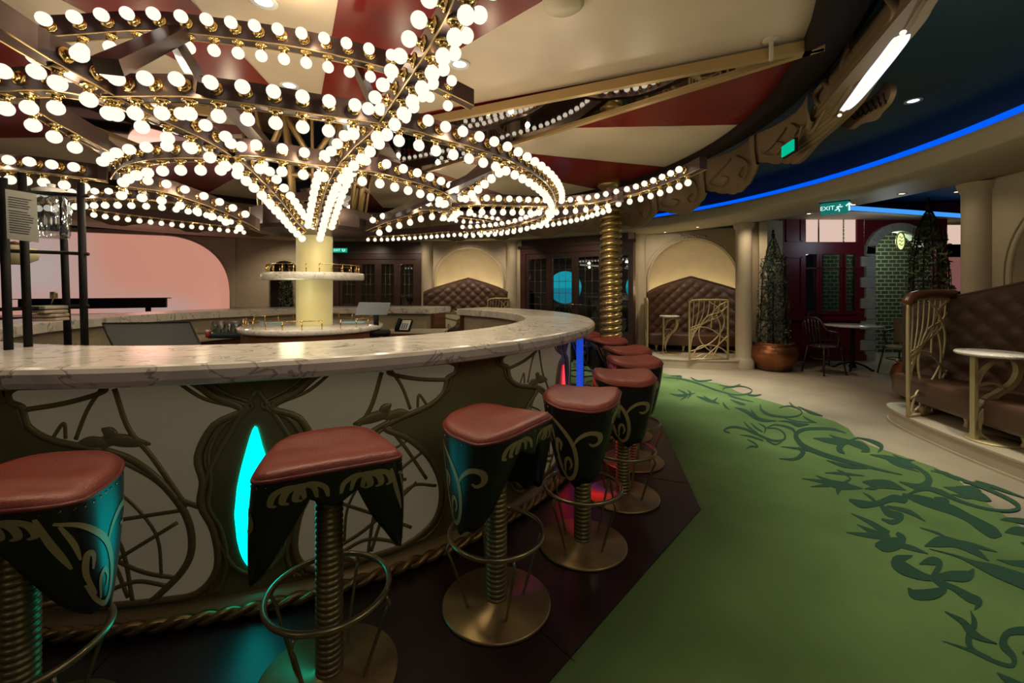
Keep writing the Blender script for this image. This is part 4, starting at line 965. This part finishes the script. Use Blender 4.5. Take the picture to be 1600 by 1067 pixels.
# ------------------------------------------------------------------ cafe front
ZF = 8.3
def fx(px): return (px-HX)/F*ZF
def fz(py): return EYE+(HY-py)*ZF/F
sf = thing('red_shopfront', 'crimson panelled shopfront with a mullioned window and lit transom', 'shopfront', (fx(1280), ZF, 0))
X0, X1 = fx(1221), fx(1350); w0, w1 = fx(1259), fx(1339)
wz0, wz1, tz0, tz1 = fz(489), fz(397), fz(378), fz(341)
mb = MB().box(X0, w0, ZF, ZF+.1, 0, 2.85).box(w1, X1, ZF, ZF+.1, 0, 2.85).box(w0, w1, ZF, ZF+.1, 0, wz0).box(w0, w1, ZF, ZF+.1, wz1, tz0).box(w0, w1, ZF, ZF+.1, tz1, 2.85)
mb.box(X0, X1, ZF-.05, ZF, wz0-.14, wz0-.08).box(X0, X1, ZF-.06, ZF, 0, .12).box(X0, X1, ZF-.04, ZF, tz1+.06, tz1+.11)
for a, b, c, d_ in ((X0+.08, w0-.08, 1.0, wz1-.05), (X0+.08, w0-.08, tz0, tz1), (w0+.05, (w0+w1)/2-.04, .2, wz0-.2), ((w0+w1)/2+.04, w1-.05, .2, wz0-.2), (X0+.08, w0-.08, .2, .85)):
    for q in ((a, a+.025, c, d_), (b-.025, b, c, d_), (a, b, c, c+.025), (a, b, d_-.025, d_)): mb.box(q[0], q[1], ZF-.02, ZF, q[2], q[3])
mb.build('panelled_front', M_crimson, sf, True)
mb = MB()
for px in (1278, 1282, 1315, 1320): mb.box(fx(px)-.02, fx(px)+.02, ZF-.01, ZF+.03, wz0, wz1)
mb.box(w0, w1, ZF-.01, ZF+.02, fz(420), fz(418)).box(w0, w1, ZF-.03, ZF+.02, wz0-.02, wz0+.03); mb.build('window_mullions', M_crimson, sf, True)
MB().box(w0, w1, ZF+.04, ZF+.05, wz0, wz1).build('window_glass', M_glassd, sf, True)
for a, b in ((1261, 1279), (1282, 1318), (1321, 1338)): MB().box(fx(a), fx(b), ZF+.02, ZF+.03, tz0, tz1).build('transom_pane', M_transom, sf, True)
struct(MB().box(X0, 11.5, ZF+1.6, ZF+1.7, 0, 3).box(X0, X0+.1, ZF+.1, ZF+1.6, 0, 3), 'wall_cafe_inner', M_darkin)
struct(MB().box(11.4, 11.5, 2.0, 9.9, 0, 3), 'wall_cafe_side', M_crimson)
struct(MB().box(fx(1345), fx(1560), ZF+1.0, ZF+1.1, 0, 3), 'wall_brick', M_brick)
# stone arch with quoins
ar = thing('stone_arch', 'grey quoined stone arch in front of the green brick wall', 'arch', (fx(1400), ZF, 0))
mb = MB(); z = 0; k = 0; jx = fx(1366)
while z < 2.08:
    mb.box(fx(1352) - (.10 if k % 2 else 0), jx, ZF-.03, ZF+.2, z, z+.19); z += .2; k += 1
mb.build('quoined_jamb', M_quoin, ar, True)
acx = fx(1405); ri = acx-jx; mb = MB(); n = 11
for k in range(n):
    a0, a1 = PI-PI*.92*k/n, PI-PI*.92*(k+.96)/n; vs = []
    for y in (ZF-.03, ZF+.2): 
        for a, r in ((a0, ri), (a1, ri), (a1, ri+.17), (a0, ri+.17)): vs.append(V(acx+r*math.cos(a), y, 2.04+r*.92*math.sin(a)))
    mb.add(vs, [(0, 1, 2, 3), (7, 6, 5, 4), (0, 4, 5, 1), (1, 5, 6, 2), (2, 6, 7, 3), (3, 7, 4, 0)])
mb.build('arch_ring', M_quoin, ar, True)
mb = MB(); n = 20; 
mb.add([V(acx+(ri+.15)*math.cos(PI-PI*k/n), ZF+.05, 2.04+(ri+.15)*.92*math.sin(PI-PI*k/n)) for k in range(n+1)]+[V(acx+(ri+.15)*math.cos(PI-PI*k/n), ZF+.05, 3.0) for k in range(n+1)], [(i, i+1, n+2+i, n+1+i) for i in range(n)])
mb.build('red_spandrel', M_crimson, ar, True)
sf2 = thing('red_bay', 'crimson window bay with a pale lit pane behind the right topiary', 'shopfront', (fx(1485), ZF-.1, 0))
mb = MB().box(fx(1455), fx(1560), ZF-.1, ZF, 0, 1.3).box(fx(1455), fx(1472), ZF-.1, ZF, 1.3, 3).box(fx(1472), fx(1560), ZF-.1, ZF, 2.75, 3); mb.build('bay_frame', M_crimson, sf2, True)
MB().box(fx(1472), fx(1510), ZF-.05, ZF-.04, fz(382), fz(352)).build('lit_pane', M_transom, sf2, True); MB().box(fx(1472), fx(1510), ZF-.05, ZF-.04, fz(455), fz(402)).build('pink_pane', mat('dusky pink pane', (.3, .13, .12), .4, em=(.5, .2, .18), es=.35), sf2, True)
sg = thing('oval_sign', 'small glowing oval hanging sign under the stone arch', 'sign', onY(1407, 377, ZF+.1))
mb = MB(); n = 28; mb.add([V(.085*math.cos(2*PI*k/n), 0, .17*math.sin(2*PI*k/n)) for k in range(n)], [tuple(range(n))]); mb.build('face', M_lampsign, sg)
mb = MB(); mb.tube([V(.085*math.cos(2*PI*k/n), -.005, .17*math.sin(2*PI*k/n)) for k in range(n)], .012, 6, closed=True)
for zz in (.07, .0, -.07): mb.tube(smooth([V(-.045, -.012, zz), V(-.015, -.012, zz+.025), V(.01, -.012, zz-.015), V(.045, -.012, zz+.02)], 4), .006, 5)
mb.tube([V(0, 0, .17), V(0, .1, .32)], .008, 5); mb.build('rim_and_script', M_olive, sg)
qa, qb = XZ(1326, 7.35), XZ(1530, 8.3)
wallseg('trim_43', qa, qb, 2.72, 2.79, glow('pale blue cove', (.06, .34, .95), 1.0), .05)
struct(MB().add([qa+V(0, .0, 2.70), qb+V(0, 0, 2.70), V(qb.x+1, 10, 2.70), V(qa.x-1.6, 10, 2.70), V(qa.x-1.6, 7.3, 2.70)], [(0, 1, 2, 3, 4)]), 'ceiling_cafe', M_soffit)
# bistro table and chairs
bt = thing('bistro_table', 'square cornered marble bistro table on a black pedestal', 'table', onz(1332, 577, 0))
MB().lathe([(.0001, .735), (.40, .735), (.41, .745), (.405, .76), (.0001, .76)], 32).build('table_top', M_marble2, bt)
mb = MB().lathe([(.03, .735), (.03, .1), (.06, .06), (.05, .03), (.0001, .03)], 14)
for k in range(4):
    a = PI/4+k*PI/2; mb.tube(smooth([V(.03*math.cos(a), .03*math.sin(a), .12), V(.16*math.cos(a), .16*math.sin(a), .08), V(.25*math.cos(a), .25*math.sin(a), .02), V(.29*math.cos(a), .29*math.sin(a), .012)], 4), .018, 6)
mb.build('pedestal', M_black, bt)
def bistro_chair(loc, rz, label, pad):
    t = thing('bistro_armchair', label, 'chair', loc, rz, 'bentwood armchairs of the cafe')
    MB().lathe([(.0001, .43), (.2, .43), (.215, .445), (.2, .46), (.0001, .465)], 24).build('seat', pad, t)
    for sx in (1, -1):
        for sy in (1, -1): MB().tube([V(.15*sx, .15*sy, .44), V(.21*sx, .21*sy, .0)], .013, 6).build('leg', M_darkwood, t)
    mb = MB().tube(smooth([V(-.2, -.05, .45), V(-.25, -.02, .66), V(-.23, .16, .72), V(-.14, .22, .88), V(0, .24, .92), V(.14, .22, .88), V(.23, .16, .72), V(.25, -.02, .66), V(.2, -.05, .45)], 5), .014, 6)
    for k in range(5): x = -.12+.06*k; mb.tube([V(x, .17, .45), V(x*1.05, .235, .90-abs(x)*.3)], .007, 5)
    mb.tube([V(.19*math.cos(2*PI*k/20), .19*math.sin(2*PI*k/20), .25) for k in range(20)], .008, 5, closed=True)
    mb.build('bentwood_back', M_darkwood, t)
    if pad is not M_darkwood: MB().grid(lambda u, v: V(.19*math.sin((u-.5)*2.4), .20*math.cos((u-.5)*2.4), .5+.38*v), 12, 4).build('upholstered_back', pad, t)
bistro_chair(onz(1287, 583, 0), D(100), 'dark bentwood armchair left of the bistro table', M_darkwood)
bistro_chair(V(6.25, 6.95, 0), D(-80), 'tan upholstered chair right of the bistro table', mat('tan cloth', (.28, .2, .11), .8))
bistro_chair(V(5.75, 7.95, 0), D(20), 'dark chair tucked behind the bistro table', M_darkwood)

# exit signs
def text(s, size, m, parent, M, name='lettering'):
    c = bpy.data.curves.new(name, 'FONT'); c.body = s; c.size = size; c.extrude = .001; c.align_x = 'CENTER'; c.align_y = 'CENTER'; c.materials.append(m)
    o = bpy.data.objects.new('tmp', c); col.objects.link(o); bpy.context.view_layer.update()
    me = bpy.data.meshes.new_from_object(o.evaluated_get(bpy.context.evaluated_depsgraph_get())); bpy.data.objects.remove(o)
    o = bpy.data.objects.new(name, me); col.objects.link(o); o.parent = parent; o.matrix_local = M; return o
pa, pb = onz(1282, 335, 2.38), onz(1327, 326, 2.38)
pa = onY(1282, 328, 5.65); pb = onY(1327, 322, 5.45); dd = (pb-pa); dd.z = 0; L = dd.length; dd.normalize()
es = thing('exit_sign', 'teal EXIT sign with running figure and arrow hanging from the soffit', 'sign', (pa+pb)/2, math.atan2(dd.y, dd.x))
MB().rbox(-L/2, L/2, -.015, .015, -.075, .075, .01).build('panel', M_exitb, es)
MB().box(-L/2-.012, L/2+.012, -.018, .018, .075, .09).tube([V(0, 0, .09), V(0, 0, .12)], .01, 6).build('bracket', M_black, es)
RX = Matrix.Rotation(PI/2, 4, 'X')
text('EXIT', .075, M_exitt, es, Matrix.Translation(V(-.075, -.018, 0)) @ RX)
mb = MB(); y = -.018                                  # running figure and up arrow
mb.tube([V(.055, y, .03), V(.06, y, .035)], .012, 6); 
for P in ([(.05,.015),(.035,-.012)], [(.05,.015),(.072,.002),(.082,.012)], [(.05,.015),(.03,.012),(.022,-.004)], [(.035,-.012),(.052,-.03),(.048,-.052)], [(.035,-.012),(.02,-.028),(.004,-.032)]): mb.tube([V(x, y, z) for x, z in P], .006, 5)
for P in ([(.15,-.05),(.15,.045)], [(.118,.01),(.15,.045),(.182,.01)]): mb.tube([V(x, y, z) for x, z in P], .009, 5)
mb.build('running_figure_and_arrow', M_exitt, es)
c = onY(531, 391, 10.0); e2 = thing('exit_sign', 'small green exit sign above the far doors', 'sign', c)
MB().rbox(-.17, .17, -.01, .01, -.05, .05, .008).build('panel', mat('green sign', (0, .2, .12), .4, em=(0, .5, .3), es=.7), e2)
text('EXIT', .075, M_exitt, e2, Matrix.Translation(V(-.06, -.014, 0)) @ RX)
MB().tube([V(.06, -.014, .03), V(.08, -.014, -.03)], .01, 5).tube([V(.11, -.014, -.03), V(.11, -.014, .03), V(.13, -.014, 0)], .007, 5).build('running_figure_and_arrow', M_exitt, e2)

# ------------------------------------------------------------------ inside the bar
Zw = .86
ic = thing('back_counter', 'low steel work counter inside the bar ring', 'counter', (CX, CY, 0))
ina, inb = D(196), D(292)
MB().lathe([(1.62, Zw-.04), (1.62, Zw), (RI+.1, Zw), (RI+.1, Zw-.04), (1.62, Zw-.04)], 40, a0=ina, a1=inb).build('worktop', M_steel, ic)
MB().lathe([(1.66, 0), (1.66, Zw-.04)], 40, a0=ina, a1=inb).build('front', M_darkin, ic)
ina2, inb2 = D(62+30), D(170)
MB().lathe([(1.55, Zw-.06), (1.55, Zw-.02), (RI+.1, Zw-.02), (RI+.1, Zw-.06), (1.55, Zw-.06)], 40, a0=ina2, a1=inb2).build('far_worktop', M_stone, ic)
MB().lathe([(1.6, 0), (1.6, Zw-.06)], 40, a0=ina2, a1=inb2).build('far_front', M_wood, ic)
# black pipe rack
rk = thing('pipe_rack', 'black pipe rack standing on the bar at the left edge', 'rack', onz(70, 545, Zw)*1.0)
def col_(x0, y0, x1, y1, Y): return [onY(x0, y0, Y), onY(x1, y1, Y)]
Yn, Yf = 2.05, 2.45
for a, b, Y, rr in (((4, 278), (14, 560), Yn, .0165), ((34, 270), (45, 560), Yn+.1, .0165), ((97, 300), (107, 560), Yf, .0165), ((126, 286), (133, 560), Yf-.15, .0165)):
    p, q = onY(*a, Y), onY(*b, Y); q = q+(q-p)*((q.z-Zw)/(p.z-q.z)); MB().tube([p, q], rr, 10).build('upright_pipe', M_black, rk, True)
for y0, y1, y2 in ((297, 300, 306), (391, 393, 397), (484, 482, 478)):
    P = [onY(-12, y0, Yn), onY(38, y1, Yn+.1), onY(100, (y1+y2)/2, Yn+.25), onY(138, y2, Yf-.15)]
    MB().tube(P, .009, 8).build('cross_pipe', M_black, rk, True)
    MB().add([onY(4, y0, Yn)+V(0, 0, .01), onY(40, y1, Yn+.1)+V(0, 0, .01), onY(126, y2, Yf-.15)+V(0, 0, .01), onY(104, y2, Yf+.1)+V(0, 0, .01), onY(-20, y0, Yf)+V(0, 0, .01)], [(0, 1, 2, 3, 4)]).build('glass_shelf', M_clear, rk, True)
pn = thing('paper_notice', 'grey printed paper notice fixed to the front of the black rack', 'notice', onY(34, 378, Yn-.05))
a, b, c, d_ = onY(8, 295, Yn-.04), onY(57, 303, Yn+.0), onY(61, 379, Yn+.0), onY(11, 373, Yn-.04)
MB().add([a, b, c, d_], [(0, 1, 2, 3)]).build('sheet', M_paper, pn, True)
mb = MB(); rnd = random.Random(4)
for k in range(15):
    v = .14+k*.048+(.03 if k > 4 else 0); u1 = rnd.uniform(.7, .92) if k else .85
    P = [a+(b-a)*u+(d_-a)*v+V(0, -.002, 0) for u in (.1, u1)]; Q = [p+(d_-a)*.018 for p in P]; mb.add([P[0], P[1], Q[1], Q[0]], [(0, 1, 2, 3)])
mb.build('printed_lines', M_ink, pn, True)
dp = thing('drink_dispenser', 'clear glass drink dispenser with a small tap on the rack', 'dispenser', onY(80, 372, 2.3))
MB().lathe([(.0001, 0), (.068, 0), (.075, .02), (.075, .20), (.06, .225), (.06, .235)], 28).build('glass_jar', M_clear, dp)
MB().lathe([(.068, .232), (.072, .25), (.05, .262), (.015, .27), (.018, .285), (.0001, .29)], 24).build('lid', M_white, dp)
MB().tube([V(-.0, -.07, .02), V(0, -.10, .01), V(0, -.105, -.03)], .007, 8).tube([V(-.02, -.1, -.005), V(.02, -.1, -.005)], .006, 8).build('tap', M_steel, dp)
rnd = random.Random(2)
for k in range(4):
    p = onY(76, 501-k*6.2, 2.25); t = MB().rbox(-.062, .062, -.05, .05, 0, .017, .008, M=Matrix.Rotation(rnd.uniform(-.3, .3), 4, 'Z'))
    o = tag(t.build('folded_towel', mat('folded cloth %d' % k, (.42-.03*k, .30, .24), .9)), ['lowest', 'second lowest', 'third', 'topmost'][k]+' folded cloth of the stack on the black rack', 'cloth', 'folded cloths on the rack'); o.location = p
hd = thing('wire_scoop', 'small wire scoop standing on the folded cloths', 'scoop', onY(80, 475, 2.25)); MB().tube([V(0, 0, 0), V(.01, 0, .03)], .003, 5).build('handle', M_steel, hd); MB().rbox(-.0, .028, -.01, .01, .03, .065, .005).build('cup', M_steel, hd)
bw = thing('round_appliance', 'pale round lidded bowl at the left edge behind the rack', 'bowl', onY(22, 413, 2.6)); MB().lathe([(.05, 0), (.10, .03), (.11, .09), (.02, .12), (.0001, .12)], 24).build('bowl', M_panel, bw); MB().lathe([(.02, .12), (.035, .13), (.0001, .14)], 12).build('knob', M_wood, bw)
gr = random.Random(9)
for k in range(6):
    p = onz(40+k*12, 552-(k % 2)*5, Zw+.0); p = V(-2.35+.10*k, 2.15+.12*(k % 2), Zw)
    t = tag(MB().lathe([(.0001, .004), (.03, .0), (.034, .01), (.04, .13), (.037, .13), (.031, .012), (.0001, .01)], 16).build('glass_tumbler', M_clear), 'clear tumbler under the black rack among its row', 'glass', 'tumblers below the rack'); t.location = p
# big slanted POS screen, seen from behind
ms = thing('slanted_screen', 'large dark slanted screen panel inside the bar', 'screen', onY(235, 560, 2.95))
q = [onY(160, 506, 2.9), onY(297, 504, 3.05), onY(318, 548, 2.6), onY(180, 548, 2.5)]
nrm = (q[1]-q[0]).cross(q[3]-q[0]).normalized()*.03
MB().add(q+[v+nrm for v in q], [(0, 1, 2, 3), (7, 6, 5, 4), (0, 4, 5, 1), (1, 5, 6, 2), (2, 6, 7, 3), (3, 7, 4, 0)]).build('panel', M_screen, ms, True)
e = [v-nrm*.1 for v in q]; MB().tube(e, .006, 5, closed=True).build('bezel', M_black, ms, True)
MB().tube([onY(235, 530, 2.95), V(onY(235, 530, 2.95).x, 2.95, Zw)], .03, 10).build('stand', M_black, ms, True)
kb = random.Random(3)
for k in range(12):                                  # glasses rack by the drum
    i, j = k % 6, k//6; p = onz(336+i*11, 522-j*3, Zw+.06)
    t = tag(MB().lathe([(.0001, .0), (.03, .0), (.036, .03), (.034, .09), (.028, .12), (.026, .12), (.031, .08), (.0001, .01)], 12).build('stemless_glass', M_clear), 'upturned clear glass in the rack beside the walnut drum', 'glass', 'clear glasses beside the drum'); t.location = p
p = onz(333, 524, Zw+.03); gk = thing('glass_rack_tray', 'blue grey tray holding the clear glasses', 'tray', onz(362, 527, Zw)); MB().rbox(-.20, .22, -.10, .16, 0, .05, .02).build('tray', mat('slate blue plastic', (.04, .08, .13), .4), gk)
jt = thing('labelled_jar', 'small jar with a red label and white lid', 'jar', onz(325, 527, Zw+.02)); MB().lathe([(.0001, 0), (.022, 0), (.022, .06), (.0001, .06)], 16).build('body', M_redpl, jt); MB().lathe([(.024, .06), (.024, .078), (.0001, .08)], 16).build('lid', M_white, jt)
# till, phone
tl = thing('till_terminal', 'grey backed till terminal beside the pillar', 'terminal', onY(582, 516, 4.2), D(8))
s_ = 4.2/F
MB().add([V(-26*s_, 0, 24*s_), V(22*s_, 0, 24*s_), V(27*s_, -.02, 42*s_), V(-20*s_, -.02, 43*s_)]+[V(-26*s_, .04, 26*s_), V(22*s_, .04, 26*s_), V(27*s_, .02, 43*s_), V(-20*s_, .02, 44*s_)], [(0, 1, 2, 3), (7, 6, 5, 4), (0, 4, 5, 1), (1, 5, 6, 2), (2, 6, 7, 3), (3, 7, 4, 0)]).build('screen_back', M_grey, tl)
MB().rbox(-.12, .16, -.08, .10, -.05, .0, .02).tube([V(.03, .03, 0), V(.03, .03, 26*s_)], .025, 10).build('stand', M_black, tl)
ph = thing('desk_phone', 'black desk phone with a white keypad on the wood counter', 'phone', onz(628, 518, Zw+.02))
Mt = Matrix.Rotation(D(-12), 4, 'Z') @ Matrix.Rotation(D(50), 4, 'X')
MB().rbox(-.09, .09, -.01, .17, -.02, .02, .012, M=Mt).build('body', M_black, ph); MB().rbox(-.03, .08, .01, .15, .02, .024, .003, M=Mt).build('keypad_plate', M_white, ph)
mb = MB()
for i in range(3):
    for j in range(4): mb.box(-.012+i*.028, .004+i*.028, .025+j*.02, .037+j*.02, .0245, .028, M=Mt)
mb.build('keys', M_ink, ph); MB().tube([Mt @ V(-.065, .0, .035), Mt @ V(-.065, .16, .035)], .018, 8).build('handset', M_black, ph)
wd = thing('wood_service_box', 'wood fronted service counter below the desk phone', 'counter', (onz(640, 519, Zw).x, onz(640, 519, Zw).y, 0))
MB().box(-.28, .42, -.15, .25, 0, Zw+.0).build('carcass', M_wood, wd); MB().box(-.29, .43, -.16, .26, Zw+.0, Zw+.018).build('top', M_stone, wd)
ft = thing('lounge_table', 'white marble table with armchair seen through the bar gap', 'table', onz(705, 560, 0)); 
p = onz(700, 500, .76); ft.location = V(p.x, p.y, 0)
MB().lathe([(.0001, .74), (.34, .74), (.345, .75), (.0001, .76)], 32).build('table_top', M_marble2, ft); MB().lathe([(.03, .74), (.03, .05), (.2, .02), (.2, 0)], 16).build('pedestal', M_black, ft)
bistro_chair(V(p.x+.5, p.y+.15, 0), D(-70), 'tan armchair beside the white table in the bar gap', mat('tan leather', (.34, .2, .1), .5))

# ------------------------------------------------------------------ lights
W = (1, .80, .52)
for q in BL: point(q, 170/len(BL), W, .03)
for x, y, l in SD:
    p = onz(x, y, 2.47); spot(p, 22 if y < 380 and x > 1000 and x < 1200 else 9, (1, .74, .48), 80)
for a, e in ((-14, 95), (-28, 62), (2, 95), (14, 110), (25, 150), (38, 120), (55, 50), (-42, 36)):   # the row of ceiling spots over the carpet ring
    p = pol(5.05, D(a), 2.93); spot(p, e, (.95, 1, .82), 62, tgt=pol(4.95, D(a), 0))
for a, r, z, e in ((-22, 4.8, 2.2, 4), (-42, 4.7, 2.1, 12), (-62, 5.2, 2.0, 10), (-90, 4.8, 2.0, 5)): point(pol(r, D(a), z), e, (1, .88, .62), .4)  # unseen fill lights added outside the canopy to brighten the bar front
for q, t_, e in (((2.9, 7.7, 2.46), (3.2, 9.2, .9), 60), ((3.9, 6.9, 2.46), (4.3, 7.8, .8), 30), ((-1.1, 9.5, 2.46), (-1.0, 10.5, 1.0), 70), ((-2.3, 9.6, 2.46), (-2.2, 10.6, 1.0), 30), ((.0, 9.4, 2.46), (.1, 10.4, 1.0), 30), ((-4.9, 9.2, 2.46), (-5.2, 10.2, 1.0), 60), ((-3.4, 9.6, 2.46), (-3.4, 10.6, 1.0), 25), ((1.4, 8.4, 2.46), (1.5, 9.6, 1.0), 25), ((4.2, 4.6, 2.46), (5.0, 4.4, 1.0), 6)): spot(q, e, (1, .82, .58), 110, tgt=t_)  # unseen fill spots added to wash the alcove and door walls
spot((3.2, 6.3, 2.45), 150, (1, .88, .68), 75)
spot(onz(1427, 158, 2.95), 30, (1, .92, .75), 60)
spot((3.5, 3.3, 2.45), 75, (1, .85, .6), 55, tgt=(3.75, 3.4, 0))
point(onY(235, 430, 7.6)+V(0, 0, .2), 8, (1, .5, .4), .3)
point((6.4, 7.2, 2.3), 10, (.75, .85, 1), .2); point((7.4, 8.6, 2.3), 14, (.8, 1, .7), .1); point((5.6, 9.0, 2.2), 3, (.8, .8, 1), .2)
point((CX, CY-.45, 1.35), 1.5, (1, .95, .6), .1); point((CX+.3, CY-.3, 1.75), 1.2, (1, .95, .6), .1)  # unseen lights added to brighten the pillar
spot((.6, 5.2, 2.6), 60, (1, .85, .6), 60, tgt=(1.48, 6.48, 1.5)); spot((2.6, 5.4, 2.6), 40, (1, .85, .6), 50, tgt=(1.48, 6.48, 1.3))  # unseen spots added to brighten the coil column
wld = bpy.data.worlds.new('World'); scn.world = wld; wld.use_nodes = True
wld.node_tree.nodes['Background'].inputs[0].default_value = (.55, .6, .7, 1); wld.node_tree.nodes['Background'].inputs[1].default_value = .012

# ------------------------------------------------------------------ camera, view
cam = bpy.data.cameras.new('Camera'); co = bpy.data.objects.new('Camera', cam); col.objects.link(co); scn.camera = co
co.location = (0, 0, EYE); co.rotation_euler = (PI/2, 0, 0); cam.sensor_width = 36; cam.lens = F/1600*36; cam.shift_y = -(533.5-HY)/1600; cam.clip_start = .05
scn.view_settings.view_transform = 'Standard'; scn.view_settings.look = 'None'; scn.view_settings.exposure = 0
scn.cycles.max_bounces = 6; scn.cycles.diffuse_bounces = 3; scn.cycles.glossy_bounces = 4; scn.cycles.transparent_max_bounces = 10; scn.cycles.sample_clamp_indirect = 4
scn.cycles.use_denoising = True; scn.cycles.caustics_reflective = False; scn.cycles.caustics_refractive = False
print('bulbs', nb[0])
